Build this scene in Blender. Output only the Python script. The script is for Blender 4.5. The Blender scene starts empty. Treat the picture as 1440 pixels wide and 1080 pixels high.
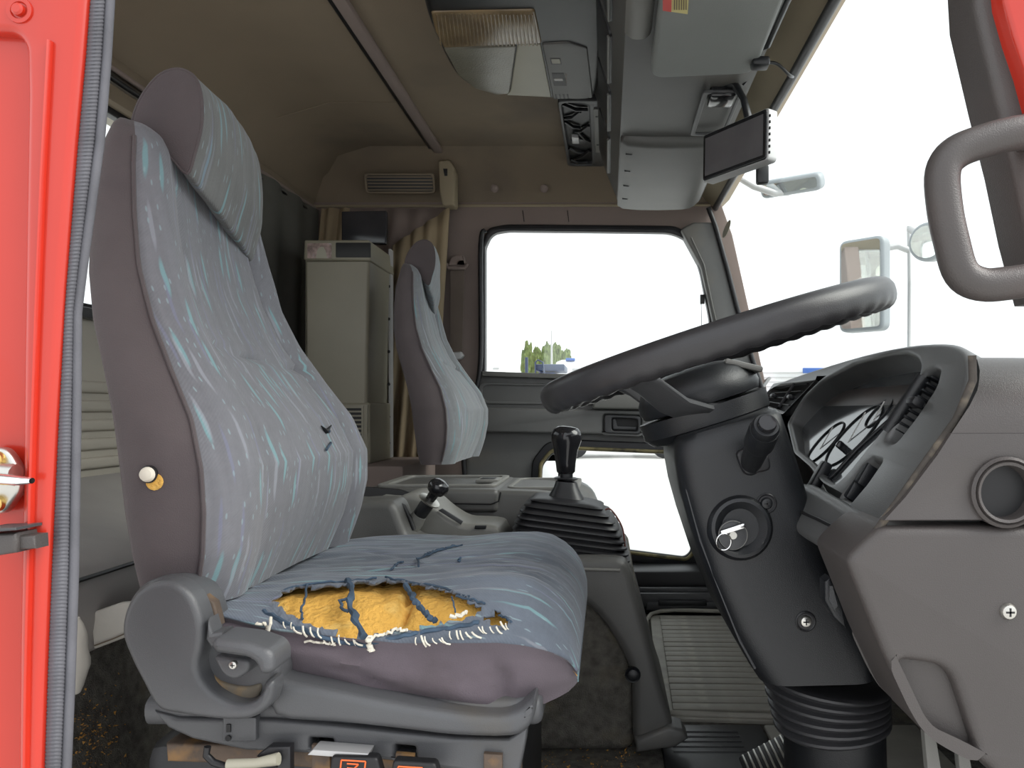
import bpy, bmesh, math, random
from mathutils import Vector, Matrix, noise
from mathutils.geometry import delaunay_2d_cdt as cdt
random.seed(7)
sc = bpy.context.scene
COL = sc.collection
# ---------------------------------------------------------------- camera, sky, exposure
EYE = Vector((0.0, 0.0, 0.62)); F = 1100.0; CX, CY = 853.0, 577.0
cam_d = bpy.data.cameras.new('camera'); cam = bpy.data.objects.new('camera', cam_d); COL.objects.link(cam)
cam.location = EYE; cam.rotation_euler = (math.radians(90), 0, 0)
cam_d.sensor_width = 36.0; cam_d.lens = F / 1440 * 36.0
cam_d.shift_x = -(CX - 720) / 1440; cam_d.shift_y = (CY - 540) / 1440
cam_d.clip_start = 0.02; cam_d.clip_end = 500
sc.camera = cam
world = bpy.data.worlds.new('overcast_sky'); sc.world = world; world.use_nodes = True
bg = world.node_tree.nodes['Background']; bg.inputs['Color'].default_value = (0.93, 0.96, 1.0, 1); bg.inputs['Strength'].default_value = 1.0
sun_d = bpy.data.lights.new('hazy_sun', 'SUN'); sun = bpy.data.objects.new('hazy_sun', sun_d); COL.objects.link(sun)
sun_d.energy = 2.2; sun_d.angle = math.radians(40); sun_d.color = (1.0, 0.97, 0.92)
sun.rotation_euler = Vector((-0.72, 0.10, -0.62)).to_track_quat('-Z', 'Y').to_euler()
sc.view_settings.view_transform = 'Standard'; sc.view_settings.look = 'None'
sc.view_settings.gamma = 1.0; sc.view_settings.use_curve_mapping = False
sc.view_settings.exposure = 0.75
sc.cycles.max_bounces = 10; sc.cycles.diffuse_bounces = 6; sc.cycles.transparent_max_bounces = 12
sc.cycles.use_denoising = True

# ---------------------------------------------------------------- helpers
def W(px, py, Y):
    return Vector(((px - CX) / F * Y, Y, EYE.z - (py - CY) / F * Y))
def WX(px, Y): return (px - CX) / F * Y
def WZ(py, Y): return EYE.z - (py - CY) / F * Y
def on_plane(px, py, O, N):
    d = Vector(((px - CX) / F, 1.0, -(py - CY) / F))
    return EYE + d * ((O - EYE).dot(N) / d.dot(N))
def clean(o, parent=None):
    COL.objects.link(o)
    if parent is not None: o.parent = parent
    return o
def tag(o, label=None, cat=None, group=None, kind=None):
    if label: o['label'] = label
    if cat: o['category'] = cat
    if group: o['group'] = group
    if kind: o['kind'] = kind
    return o
def thing(name, label, cat, group=None, kind=None):
    o = bpy.data.objects.new(name, None); COL.objects.link(o); o.empty_display_size = 0.02
    return tag(o, label, cat, group, kind)
def mesh(name, vs, fs, m, parent=None, sharp=35, mi=None, flip=False):
    me = bpy.data.meshes.new(name); me.from_pydata([tuple(v) for v in vs], [], fs)
    ms = m if isinstance(m, (list, tuple)) else [m]
    for x in ms: me.materials.append(x)
    if mi: me.polygons.foreach_set('material_index', mi)
    b = bmesh.new(); b.from_mesh(me)
    if flip is not None: bmesh.ops.recalc_face_normals(b, faces=b.faces)
    b.to_mesh(me); b.free()
    me.polygons.foreach_set('use_smooth', [True] * len(me.polygons))
    me.set_sharp_from_angle(angle=math.radians(sharp)); me.update()
    return clean(bpy.data.objects.new(name, me), parent)
class MB:
    def __init__(s): s.v = []; s.f = []
    def add(s, vs, fs):
        n = len(s.v); s.v += [Vector(v) for v in vs]; s.f += [tuple(i + n for i in f) for f in fs]; return s
    def build(s, name, m, parent=None, sharp=35): return mesh(name, s.v, s.f, m, parent, sharp)
AX = (Vector((1, 0, 0)), Vector((0, 0, 1)), Vector((0, -1, 0)))      # U, V, N of a panel facing the camera side
def frame(N, up=Vector((0, 0, 1))):
    N = N.normalized(); U = up.cross(N).normalized(); return (U, N.cross(U), N)
def rbox_data(c, size, b=0.003, fr=None, seg=2):
    """rounded box: centre, size along U,V,N"""
    U, V, N = fr or (Vector((1, 0, 0)), Vector((0, 1, 0)), Vector((0, 0, 1)))
    bm = bmesh.new(); bmesh.ops.create_cube(bm, size=1.0)
    for v in bm.verts: v.co = Vector((v.co.x * size[0], v.co.y * size[1], v.co.z * size[2]))
    b = min(b, min(size) * 0.45)
    if b > 0: bmesh.ops.bevel(bm, geom=list(bm.edges), offset=b, segments=seg, affect='EDGES', profile=0.5)
    vs = [Vector(c) + U * v.co.x + V * v.co.y + N * v.co.z for v in bm.verts]
    fs = [[v.index for v in f.verts] for f in bm.faces]
    bm.free(); return vs, fs
def rbox(name, c, size, m, parent=None, b=0.003, fr=None, seg=2):
    vs, fs = rbox_data(c, size, b, fr, seg); return mesh(name, vs, fs, m, parent)
def span(name, lo, hi, m, parent=None, b=0.003, seg=2):
    lo, hi = Vector(lo), Vector(hi); return rbox(name, (lo + hi) / 2, hi - lo, m, parent, b, None, seg)
def area2(p): return 0.5 * sum(p[i][0] * p[(i + 1) % len(p)][1] - p[(i + 1) % len(p)][0] * p[i][1] for i in range(len(p)))
def rnd(poly, r, n=5):
    """round the corners of a 2D polygon"""
    out = []; P = [Vector((p[0], p[1])) for p in poly]; R = r if isinstance(r, (list, tuple)) else [r] * len(P)
    for i, p in enumerate(P):
        a, c = P[i - 1], P[(i + 1) % len(P)]
        la, lc = (a - p).length, (c - p).length
        d = min(R[i], la * 0.48, lc * 0.48)
        if d < 1e-6: out.append(p); continue
        p0 = p + (a - p) / la * d; p1 = p + (c - p) / lc * d
        for k in range(n + 1):
            t = k / n; out.append(p0 * (1 - t) ** 2 + p * 2 * t * (1 - t) + p1 * t * t)
    return out
def smooth2(pts, n=6, closed=True):
    out = []; L = len(pts); P = [Vector(p) for p in pts]
    for i in range(L if closed else L - 1):
        g = lambda j: P[j % L] if closed else P[max(0, min(L - 1, j))]
        a, b, c, d = g(i - 1), g(i), g(i + 1), g(i + 2)
        for k in range(n):
            t = k / n
            out.append(0.5 * ((2 * b) + (c - a) * t + (2 * a - 5 * b + 4 * c - d) * t * t + (3 * b - a - 3 * c + d) * t ** 3))
    if not closed: out.append(P[-1])
    return out
def inset2(p, d):
    n = len(p); s = 1 if area2(p) > 0 else -1; out = []
    for i in range(n):
        a, b, c = p[i - 1], p[i], p[(i + 1) % n]
        e1 = (b - a); e2 = (c - b)
        if e1.length < 1e-9: e1 = e2
        if e2.length < 1e-9: e2 = e1
        e1 = e1.normalized(); e2 = e2.normalized()
        n1 = Vector((-e1.y, e1.x)) * s; n2 = Vector((-e2.y, e2.x)) * s
        m = (n1 + n2); 
        if m.length < 1e-6: m = n1
        m.normalize(); k = max(0.5, m.dot(n1)); out.append(b + m * (d / k))
    for _ in range(12):                                       # collapse edges the inset has turned round
        bad = False
        for i in range(n):
            j = (i + 1) % n
            if (out[j] - out[i]).dot(p[j] - p[i]) < -1e-12:
                c = (out[i] + out[j]) / 2; out[i] = c.copy(); out[j] = c.copy(); bad = True
        if not bad: break
    return out
def prism_data(poly, O, fr, thick, b=0.003, n=3, back=True):
    """2D outline (u,v) -> solid from w=0 (front face, towards N) to w=-thick with a rounded front edge"""
    U, V, N = fr; p = [Vector((q[0], q[1])) for q in poly]; m = len(p)
    rings = []
    for k in range(n + 1):
        a = math.pi / 2 * k / n; rings.append((inset2(p, b * (1 - math.sin(a))) if b else p, -b * (1 - math.cos(a))))
        if not b: break
    rings.append((p, -thick))
    vs = []; fs = []
    for q, w in rings: vs += [O + U * c.x + V * c.y + N * w for c in q]
    for r in range(len(rings) - 1):
        for i in range(m):
            j = (i + 1) % m; fs.append((r * m + i, r * m + j, (r + 1) * m + j, (r + 1) * m + i))
    for r, w in ((0, 0.0), (len(rings) - 1, -thick)):
        if r and not back: break
        q = rings[r][0]
        if area2(q) < 0: idx = list(range(m))[::-1]
        else: idx = list(range(m))
        try:
            ov, _, of, orig, _, _ = cdt([q[i] for i in idx], [], [list(range(m))], 1, 1e-7)
            mp = []
            for k, c in enumerate(ov):
                if orig[k]: mp.append(r * m + idx[orig[k][0]])
                else: mp.append(len(vs)); vs.append(O + U * c.x + V * c.y + N * w)
            fs += [tuple(mp[i] for i in f) for f in of if len({mp[i] for i in f}) == len(f)]
        except Exception: fs.append(tuple(range(r * m, r * m + m)))
    return vs, fs
def prism(name, poly, O, fr, thick, m, parent=None, b=0.003, n=3):
    vs, fs = prism_data(poly, O, fr, thick, b, n); return mesh(name, vs, fs, m, parent)
def panel(name, pxs, Y, thick, m, parent=None, b=0.003, r=0.0, n=3):
    """solid panel whose outline is measured on the plane y=Y"""
    poly = [(WX(x, Y), WZ(y, Y)) for x, y in pxs]
    if r: poly = rnd(poly, r)
    return prism(name, poly, Vector((0, Y, 0)), AX, thick, m, parent, b, n)
def plate(name, outer, holes, O, fr, thick, m, parent=None, b=0.0015, res=2):
    """flat solid with holes (2D outlines in u,v); front face at w=0"""
    cu = bpy.data.curves.new(name, 'CURVE'); cu.dimensions = '2D'; cu.fill_mode = 'BOTH'
    cu.extrude = max(thick / 2 - b, 1e-4); cu.bevel_depth = b; cu.bevel_resolution = res
    for k, pl in enumerate([outer] + list(holes)):
        sp = cu.splines.new('POLY'); sp.points.add(len(pl) - 1)
        for i, q in enumerate(pl): sp.points[i].co = (q[0], q[1], 0, 1)
        sp.use_cyclic_u = True
    cu.offset = -b
    ob = bpy.data.objects.new(name + '_curve', cu); COL.objects.link(ob)
    dg = bpy.context.evaluated_depsgraph_get(); me = bpy.data.meshes.new_from_object(ob.evaluated_get(dg))
    bpy.data.objects.remove(ob); bpy.data.curves.remove(cu)
    U, V, N = fr; M4 = Matrix(((U.x, V.x, N.x, O.x), (U.y, V.y, N.y, O.y), (U.z, V.z, N.z, O.z), (0, 0, 0, 1)))
    me.transform(Matrix.Translation((0, 0, -thick / 2))); me.transform(M4)
    bm = bmesh.new(); bm.from_mesh(me); bmesh.ops.remove_doubles(bm, verts=bm.verts, dist=1e-5); bmesh.ops.recalc_face_normals(bm, faces=bm.faces); bm.to_mesh(me); bm.free()
    me.materials.clear(); me.materials.append(m)
    me.polygons.foreach_set('use_smooth', [True] * len(me.polygons)); me.set_sharp_from_angle(angle=math.radians(35))
    me.name = name
    return clean(bpy.data.objects.new(name, me), parent)
def pxpoly(pxs, Y, r=0.0, n=5):
    p = [(WX(x, Y), WZ(y, Y)) for x, y in pxs]
    return rnd(p, r, n) if r else p
def rings_data(rings, cap0=True, cap1=True, closed=True):
    m = len(rings[0]); vs = [v for r in rings for v in r]; fs = []
    for r in range(len(rings) - 1):
        for i in range(m if closed else m - 1):
            j = (i + 1) % m; fs.append((r * m + i, r * m + j, (r + 1) * m + j, (r + 1) * m + i))
    if cap0: fs.append(tuple(range(m)))
    if cap1: fs.append(tuple(range((len(rings) - 1) * m, len(rings) * m)))
    return vs, fs
def tube_data(pts, rad, seg=10, closed=False, cap=True, flat=None):
    pts = [Vector(p) for p in pts]; n = len(pts); R = rad if isinstance(rad, (list, tuple)) else [rad] * n
    rings = []; up = None
    for i, p in enumerate(pts):
        if closed: t = pts[(i + 1) % n] - pts[i - 1]
        else: t = pts[min(i + 1, n - 1)] - pts[max(i - 1, 0)]
        t = t.normalized() if t.length > 0 else Vector((0, 0, 1))
        if up is None: up = Vector((0, 0, 1)) if abs(t.z) < 0.9 else Vector((1, 0, 0))
        a = t.cross(up)
        if a.length < 1e-5: a = t.cross(Vector((0.3, 1, 0.2)))
        a = a.normalized(); c = a.cross(t).normalized(); up = c
        fl = flat or (1, 1)
        rings.append([p + a * (math.cos(2 * math.pi * k / seg) * R[i] * fl[0]) + c * (math.sin(2 * math.pi * k / seg) * R[i] * fl[1]) for k in range(seg)])
    if closed: rings.append(rings[0]); return rings_data(rings, False, False)
    return rings_data(rings, cap, cap)
def tube(name, pts, rad, m, parent=None, seg=10, closed=False, flat=None, sharp=50):
    vs, fs = tube_data(pts, rad, seg, closed, True, flat); return mesh(name, vs, fs, m, parent, sharp)
def lathe_data(prof, O, axis, seg=24, sx=1.0, up=Vector((0, 0, 1)), caps=True):
    """prof: (radius, distance along axis)"""
    U, V, N = frame(axis, up if abs(axis.normalized().dot(up)) < 0.95 else Vector((1, 0, 0)))
    rings = [[O + N * h + U * (math.cos(2 * math.pi * k / seg) * r * sx) + V * (math.sin(2 * math.pi * k / seg) * r) for k in range(seg)] for r, h in prof]
    return rings_data(rings, caps, caps)
def lathe(name, prof, O, axis, m, parent=None, seg=24, sx=1.0, sharp=35, caps=True):
    vs, fs = lathe_data(prof, Vector(O), Vector(axis), seg, sx, caps=caps); return mesh(name, vs, fs, m, parent, sharp)
def slab_xz(name, prof, y0, y1, m, parent=None, b=0.004):
    """outline in (x,z) swept from y0 (near) to y1 (far), rounded near edge"""
    return prism(name, prof, Vector((0, y0, 0)), AX, y1 - y0, m, parent, b)
def lerp_table(tab, t):
    if t <= tab[0][0]: return list(tab[0][1:])
    for a, b in zip(tab, tab[1:]):
        if t <= b[0]:
            k = (t - a[0]) / (b[0] - a[0]); return [x + (y - x) * k for x, y in zip(a[1:], b[1:])]
    return list(tab[-1][1:])
def screw(name, O, axis, r, m, parent, dark):
    axis = Vector(axis).normalized(); U, V, N = frame(axis)
    s = lathe(name, [(r * 1.0, -0.002), (r, 0.0), (r * 0.8, r * 0.35), (r * 0.4, r * 0.5)], O, axis, m, parent, 16)
    d = MB()
    for a, b_ in ((U, V), (V, U)):
        d.add(*rbox_data(Vector(O) + N * r * 0.48, (r * 1.0, r * 0.22, r * 0.1), 0, (a, b_, N)))
    d.build('cross_slot', dark, s); return s

# ---------------------------------------------------------------- materials
def mat(name, col, rough=0.6, var=0.0, vs=8.0, bump=0.0, bs=400.0, metal=0.0, spec=0.5, coat=0.0, col2=None, thr=None, vs2=3.0, sheen=0.0, bd=0.001):
    m = bpy.data.materials.new(name); m.use_nodes = True; nt = m.node_tree; N = nt.nodes; L = nt.links
    p = N['Principled BSDF']; p.inputs['Roughness'].default_value = rough; p.inputs['Metallic'].default_value = metal
    p.inputs['Specular IOR Level'].default_value = spec; p.inputs['Coat Weight'].default_value = coat; p.inputs['Sheen Weight'].default_value = sheen
    p.inputs['Base Color'].default_value = (*col, 1)
    tc = N.new('ShaderNodeTexCoord')
    src = None
    if var > 0 or col2:
        n1 = N.new('ShaderNodeTexNoise'); n1.inputs['Scale'].default_value = vs; n1.inputs['Detail'].default_value = 5; L.new(tc.outputs['Object'], n1.inputs['Vector'])
        mr = N.new('ShaderNodeMapRange'); L.new(n1.outputs['Fac'], mr.inputs['Value'])
        mr.inputs['From Min'].default_value = 0.3; mr.inputs['From Max'].default_value = 0.7
        mr.inputs['To Min'].default_value = 1 - var; mr.inputs['To Max'].default_value = 1 + var
        mx = N.new('ShaderNodeVectorMath'); mx.operation = 'SCALE'; mx.inputs[0].default_value = col; L.new(mr.outputs[0], mx.inputs['Scale'])
        src = mx.outputs[0]
    if col2:
        n2 = N.new('ShaderNodeTexNoise'); n2.inputs['Scale'].default_value = vs2; n2.inputs['Detail'].default_value = 7; L.new(tc.outputs['Object'], n2.inputs['Vector'])
        m2 = N.new('ShaderNodeMapRange'); L.new(n2.outputs['Fac'], m2.inputs['Value'])
        m2.inputs['From Min'].default_value = thr; m2.inputs['From Max'].default_value = thr + 0.16
        mm = N.new('ShaderNodeMix'); mm.data_type = 'RGBA'; L.new(m2.outputs[0], mm.inputs['Factor']); L.new(src, mm.inputs['A']); mm.inputs['B'].default_value = (*col2, 1)
        src = mm.outputs['Result']
    if src: L.new(src, p.inputs['Base Color'])
    if bump > 0:
        nb = N.new('ShaderNodeTexNoise'); nb.inputs['Scale'].default_value = bs; nb.inputs['Detail'].default_value = 3; L.new(tc.outputs['Object'], nb.inputs['Vector'])
        bp = N.new('ShaderNodeBump'); bp.inputs['Strength'].default_value = bump; bp.inputs['Distance'].default_value = bd
        L.new(nb.outputs['Fac'], bp.inputs['Height']); L.new(bp.outputs[0], p.inputs['Normal'])
    return m
M = {}
M['red'] = mat('red_paint', (0.50, 0.026, 0.011), 0.28, 0.05, 6, coat=0.35, col2=(0.40, 0.04, 0.015), thr=0.66, vs2=9)
M['rubber'] = mat('ribbed_rubber', (0.105, 0.105, 0.118), 0.7, 0.15, 30, 0.3, 700)
M['black_rubber'] = mat('black_rubber', (0.013, 0.013, 0.015), 0.42, 0.15, 30, 0.2, 500)
M['headliner'] = mat('headliner_vinyl', (0.21, 0.165, 0.115), 0.8, 0.10, 3, 0.4, 500, col2=(0.15, 0.12, 0.09), thr=0.55, vs2=2.2)
M['headliner_pale'] = mat('headliner_pale', (0.30, 0.25, 0.17), 0.75, 0.1, 4, 0.3, 500)
M['pillar'] = mat('brown_wall_fabric', (0.235, 0.185, 0.165), 0.85, 0.06, 5, 0.4, 600)
M['curtain'] = mat('beige_curtain', (0.30, 0.235, 0.15), 0.9, 0.12, 7, 0.4, 600)
M['rear'] = mat('grey_rear_vinyl', (0.46, 0.425, 0.36), 0.7, 0.06, 5, 0.3, 400)
M['plastic'] = mat('grey_plastic', (0.088, 0.087, 0.083), 0.42, 0.08, 9, 0.35, 900, col2=(0.12, 0.108, 0.092), thr=0.6, vs2=6)
M['plastic_warm'] = mat('warm_grey_plastic', (0.066, 0.058, 0.055), 0.42, 0.07, 8, 0.4, 900, col2=(0.082, 0.062, 0.057), thr=0.58, vs2=4)
M['plastic_dark'] = mat('dark_plastic', (0.010, 0.011, 0.013), 0.36, 0.12, 9, 0.35, 900)
M['plastic_mid'] = mat('mid_grey_plastic', (0.056, 0.057, 0.060), 0.4, 0.08, 9, 0.35, 900)
M['plastic_light'] = mat('pale_grey_plastic', (0.17, 0.168, 0.155), 0.45, 0.06, 9, 0.3, 900)
M['seat_plastic'] = mat('seat_base_plastic', (0.080, 0.082, 0.087), 0.36, 0.06, 12, 0.3, 1100, col2=(0.088, 0.080, 0.068), thr=0.62, vs2=7)
M['carpet'] = mat('dark_carpet', (0.115, 0.107, 0.092), 0.95, 0.4, 60, 1.0, 400, col2=(0.17, 0.145, 0.10), thr=0.56, vs2=9, bd=0.004)
M['rubber_mat'] = mat('grey_rubber_mat', (0.34, 0.325, 0.285), 0.7, 0.15, 14, 0.4, 200, col2=(0.44, 0.42, 0.36), thr=0.56, vs2=18)
M['foam'] = mat('orange_foam', (0.72, 0.40, 0.08), 0.95, 0.16, 22, 1.0, 160, col2=(0.80, 0.52, 0.15), thr=0.55, vs2=30, bd=0.004)
M['crumb'] = mat('foam_crumbs', (0.50, 0.26, 0.06), 0.95, 0.2, 50)
M['side_fabric'] = mat('brown_side_fabric', (0.090, 0.074, 0.076), 0.95, 0.08, 14, 0.5, 900, sheen=0.12, col2=(0.070, 0.057, 0.062), thr=0.56, vs2=5)
M['mauve_fabric'] = mat('mauve_cushion_fabric', (0.108, 0.088, 0.102), 0.95, 0.1, 14, 0.5, 900, sheen=0.12, col2=(0.078, 0.062, 0.068), thr=0.56, vs2=9)
M['door_plastic'] = mat('door_plastic', (0.15, 0.15, 0.145), 0.45, 0.06, 9, 0.35, 900, col2=(0.18, 0.17, 0.15), thr=0.6, vs2=6)
M['surround'] = mat('instrument_surround', (0.095, 0.096, 0.095), 0.34, 0.08, 12, 0.3, 900)
M['rubber_grey'] = mat('grey_bellows_rubber', (0.035, 0.035, 0.038), 0.42, 0.1, 20, 0.2, 500)
M['bunk'] = mat('bunk_vinyl', (0.32, 0.305, 0.29), 0.6, 0.08, 8, 0.3, 500)
M['metal'] = mat('bare_metal', (0.55, 0.54, 0.50), 0.35, 0.15, 20, metal=1.0)
M['chrome'] = mat('chrome', (0.8, 0.8, 0.8), 0.12, metal=1.0)
M['rust'] = mat('rusty_metal', (0.10, 0.07, 0.05), 0.7, 0.3, 30, 0.5, 200, col2=(0.30, 0.16, 0.05), thr=0.52, vs2=18)
M['brass'] = mat('brass_screw', (0.65, 0.45, 0.15), 0.35, metal=1.0)
M['thread'] = mat('pale_thread', (0.70, 0.66, 0.56), 0.9)
M['blue_thread'] = mat('blue_torn_threads', (0.045, 0.075, 0.115), 0.9, 0.4, 60)
M['white_cloth'] = mat('off_white_cloth', (0.42, 0.40, 0.36), 0.9, 0.1, 10, 0.3, 200)
M['cab_olive'] = mat('olive_grey_cabinet', (0.27, 0.25, 0.19), 0.4, 0.08, 5, 0.2, 500)
M['black'] = mat('flat_black', (0.008, 0.008, 0.009), 0.5)
M['screen'] = mat('dark_screen', (0.035, 0.035, 0.04), 0.12, 0.2, 12)
M['gloss_black'] = mat('gloss_black', (0.015, 0.015, 0.017), 0.12)
M['gauge'] = mat('gauge_cover', (0.055, 0.06, 0.065), 0.08, 0.25, 10)
M['visor'] = mat('visor_vinyl', (0.20, 0.21, 0.20), 0.6, 0.05, 6, 0.3, 600)
M['lens_amber'] = mat('ribbed_lens', (0.21, 0.15, 0.08), 0.2, 0.25, 18)
M['lens_grey'] = mat('frosted_lens', (0.16, 0.15, 0.115), 0.3, 0.12, 20, 0.6, 260)
M['lens_pale'] = mat('pale_lens', (0.38, 0.365, 0.29), 0.45, 0.05, 10)
M['sticker_red'] = mat('sticker_red', (0.55, 0.06, 0.05), 0.5)
M['sticker_yellow'] = mat('sticker_yellow', (0.60, 0.52, 0.22), 0.5)
M['ink'] = mat('printed_ink', (0.12, 0.09, 0.06), 0.6)
M['white_ink'] = mat('white_print', (0.6, 0.6, 0.58), 0.6)
M['orange'] = mat('orange_print', (0.85, 0.16, 0.04), 0.5)
M['dirty_yellow'] = mat('dirty_window_seal', (0.20, 0.17, 0.08), 0.7, 0.4, 25, 0.6, 120, col2=(0.05, 0.045, 0.03), thr=0.5, vs2=22)
M['belt'] = mat('seat_belt_webbing', (0.14, 0.11, 0.09), 0.85, 0.08, 20, 0.3, 900)
M['concrete'] = mat('pale_concrete', (0.58, 0.57, 0.55), 0.9, 0.08, 0.8, 0.3, 20)
M['white_paint'] = mat('white_paint', (0.82, 0.82, 0.82), 0.4, 0.02, 3)
M['blue_paint'] = mat('blue_paint', (0.05, 0.13, 0.42), 0.35)
M['navy'] = mat('navy_paint', (0.03, 0.05, 0.10), 0.4)
M['leaf'] = mat('tree_leaves', (0.13, 0.17, 0.06), 0.9, 0.4, 3, 0.3, 8)
M['bark'] = mat('tree_bark', (0.12, 0.09, 0.06), 0.9, 0.2, 5)
M['steel'] = mat('galvanised_steel', (0.5, 0.5, 0.5), 0.5, metal=0.5)
M['wire'] = mat('brown_wire', (0.12, 0.03, 0.02), 0.5)
M['mirror'] = mat('mirror_glass', (0.75, 0.78, 0.78), 0.03, metal=1.0)
M['mirror_case'] = mat('mirror_housing', (0.30, 0.33, 0.35), 0.4)
M['photo'] = mat('faded_photo', (0.30, 0.22, 0.20), 0.4, 0.6, 60, col2=(0.45, 0.40, 0.42), thr=0.5, vs2=40)
M['glass'] = bpy.data.materials.new('window_glass'); M['glass'].use_nodes = True
nt = M['glass'].node_tree; nt.nodes.clear()
_o = nt.nodes.new('ShaderNodeOutputMaterial'); _m = nt.nodes.new('ShaderNodeMixShader'); _t = nt.nodes.new('ShaderNodeBsdfTransparent'); _g = nt.nodes.new('ShaderNodeBsdfGlossy')
_t.inputs['Color'].default_value = (0.96, 0.98, 0.97, 1); _g.inputs['Roughness'].default_value = 0.02; _m.inputs['Fac'].default_value = 0.05
nt.links.new(_t.outputs[0], _m.inputs[1]); nt.links.new(_g.outputs[0], _m.inputs[2]); nt.links.new(_m.outputs[0], _o.inputs[0])

def stripe_fabric(name, base, gu=42.0, gv=9.0, flow=0.0, pale=1.0, wear=0.35):
    """woven upholstery: short brushed strokes of teal, lilac and pale grey running lengthwise (UV in metres)"""
    m = bpy.data.materials.new(name); m.use_nodes = True; nt = m.node_tree; N = nt.nodes; L = nt.links
    p = N['Principled BSDF']; p.inputs['Roughness'].default_value = 0.85; p.inputs['Sheen Weight'].default_value = 0.2
    uv = N.new('ShaderNodeUVMap'); uv.uv_map = 'UVMap'
    def math_(op, a, b=None):
        n = N.new('ShaderNodeMath'); n.operation = op
        for i, x in enumerate((a, b)):
            if x is None: continue
            if isinstance(x, (int, float)): n.inputs[i].default_value = x
            else: L.new(x, n.inputs[i])
        return n.outputs[0]
    def nz(scale, det, vec):
        n = N.new('ShaderNodeTexNoise'); n.inputs['Scale'].default_value = scale; n.inputs['Detail'].default_value = det; L.new(vec, n.inputs['Vector']); return n
    dis = nz(9, 2, uv.outputs[0])
    vm = N.new('ShaderNodeVectorMath'); vm.operation = 'MULTIPLY_ADD'; L.new(dis.outputs['Color'], vm.inputs[0]); vm.inputs[1].default_value = (0.018, 0.0, 0); L.new(uv.outputs[0], vm.inputs[2])
    def strokes(su, sv, off, w):
        mp = N.new('ShaderNodeMapping'); mp.inputs['Scale'].default_value = (su, sv, 1); mp.inputs['Location'].default_value = (off, off * 1.7, 0); L.new(vm.outputs[0], mp.inputs['Vector'])
        v = N.new('ShaderNodeTexVoronoi'); v.voronoi_dimensions = '2D'; v.inputs['Scale'].default_value = 1; v.inputs['Randomness'].default_value = 0.9; L.new(mp.outputs[0], v.inputs['Vector'])
        mr = N.new('ShaderNodeMapRange'); L.new(v.outputs['Distance'], mr.inputs['Value']); mr.inputs['From Min'].default_value = w; mr.inputs['From Max'].default_value = w * 0.6
        mr.inputs['To Min'].default_value = 0.0; mr.inputs['To Max'].default_value = 1.0
        return mr.outputs[0], v.outputs['Color']
    # base with wear
    w1 = nz(5, 5, uv.outputs[0]); w2 = nz(120, 2, uv.outputs[0])
    mp2 = N.new('ShaderNodeMapping'); mp2.inputs['Scale'].default_value = (90, 7, 1); L.new(vm.outputs[0], mp2.inputs['Vector'])
    w3 = nz(1, 3, mp2.outputs[0])
    fac = math_('ADD', math_('ADD', math_('MULTIPLY', w1.outputs['Fac'], wear * 1.6), math_('MULTIPLY', w3.outputs['Fac'], 0.4)), math_('MULTIPLY', w2.outputs['Fac'], 0.2))
    fac = math_('ADD', fac, 1.0 - 0.5 * (wear * 1.6 + 0.6))
    sc_ = N.new('ShaderNodeVectorMath'); sc_.operation = 'SCALE'; sc_.inputs[0].default_value = base; L.new(fac, sc_.inputs['Scale'])
    cur = sc_.outputs[0]
    for su, sv, off, w, col, k in ((gu, gv, 0.0, 0.20, (0.165, 0.30, 0.32), 0.85), (gu * 1.2, gv * 0.8, 5.3, 0.20, (0.27 * pale, 0.285 * pale, 0.32 * pale), 0.6),
                                (gu * 1.4, gv * 0.7, 11.9, 0.20, (0.17, 0.18, 0.27), 0.5), (gu * 1.7, gv * 4.2, 17.1, 0.13, (0.25, 0.34, 0.36), 0.6)):
        a, c = strokes(su, sv, off, w)
        sel = N.new('ShaderNodeSeparateColor'); L.new(c, sel.inputs[0])
        keep = math_('GREATER_THAN', sel.outputs[0], 0.45)
        f = math_('MULTIPLY', math_('MULTIPLY', a, keep), k)
        mm = N.new('ShaderNodeMix'); mm.data_type = 'RGBA'; L.new(f, mm.inputs['Factor']); L.new(cur, mm.inputs['A']); mm.inputs['B'].default_value = (*col, 1)
        cur = mm.outputs['Result']
    L.new(cur, p.inputs['Base Color'])
    wv = N.new('ShaderNodeTexWave'); wv.inputs['Scale'].default_value = 160; wv.inputs['Distortion'].default_value = 1.5; wv.bands_direction = 'DIAGONAL'; L.new(uv.outputs[0], wv.inputs['Vector'])
    h = math_('ADD', math_('MULTIPLY', wv.outputs['Fac'], 0.25), math_('MULTIPLY', w3.outputs['Fac'], 1.5))
    bp = N.new('ShaderNodeBump'); bp.inputs['Strength'].default_value = 0.35; bp.inputs['Distance'].default_value = 0.002; L.new(h, bp.inputs['Height']); L.new(bp.outputs[0], p.inputs['Normal'])
    return m
M['fab'] = stripe_fabric('patterned_seat_fabric', (0.150, 0.152, 0.168), 62, 8)
M['fab_head'] = stripe_fabric('patterned_headrest_fabric', (0.128, 0.130, 0.126), 60, 5, pale=0.75, wear=0.7)
M['fab_cushion'] = stripe_fabric('worn_cushion_fabric', (0.100, 0.118, 0.148), 75, 2.6, pale=0.8, wear=1.0)
M['fab_pass'] = stripe_fabric('patterned_passenger_fabric', (0.19, 0.20, 0.21), 80, 5, pale=1.35)
def set_uv(o, fn):
    me = o.data; uvl = me.uv_layers.new(name='UVMap')
    for l in me.loops: uvl.data[l.index].uv = fn[l.vertex_index] if isinstance(fn, list) else fn(me.vertices[l.vertex_index].co)
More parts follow.
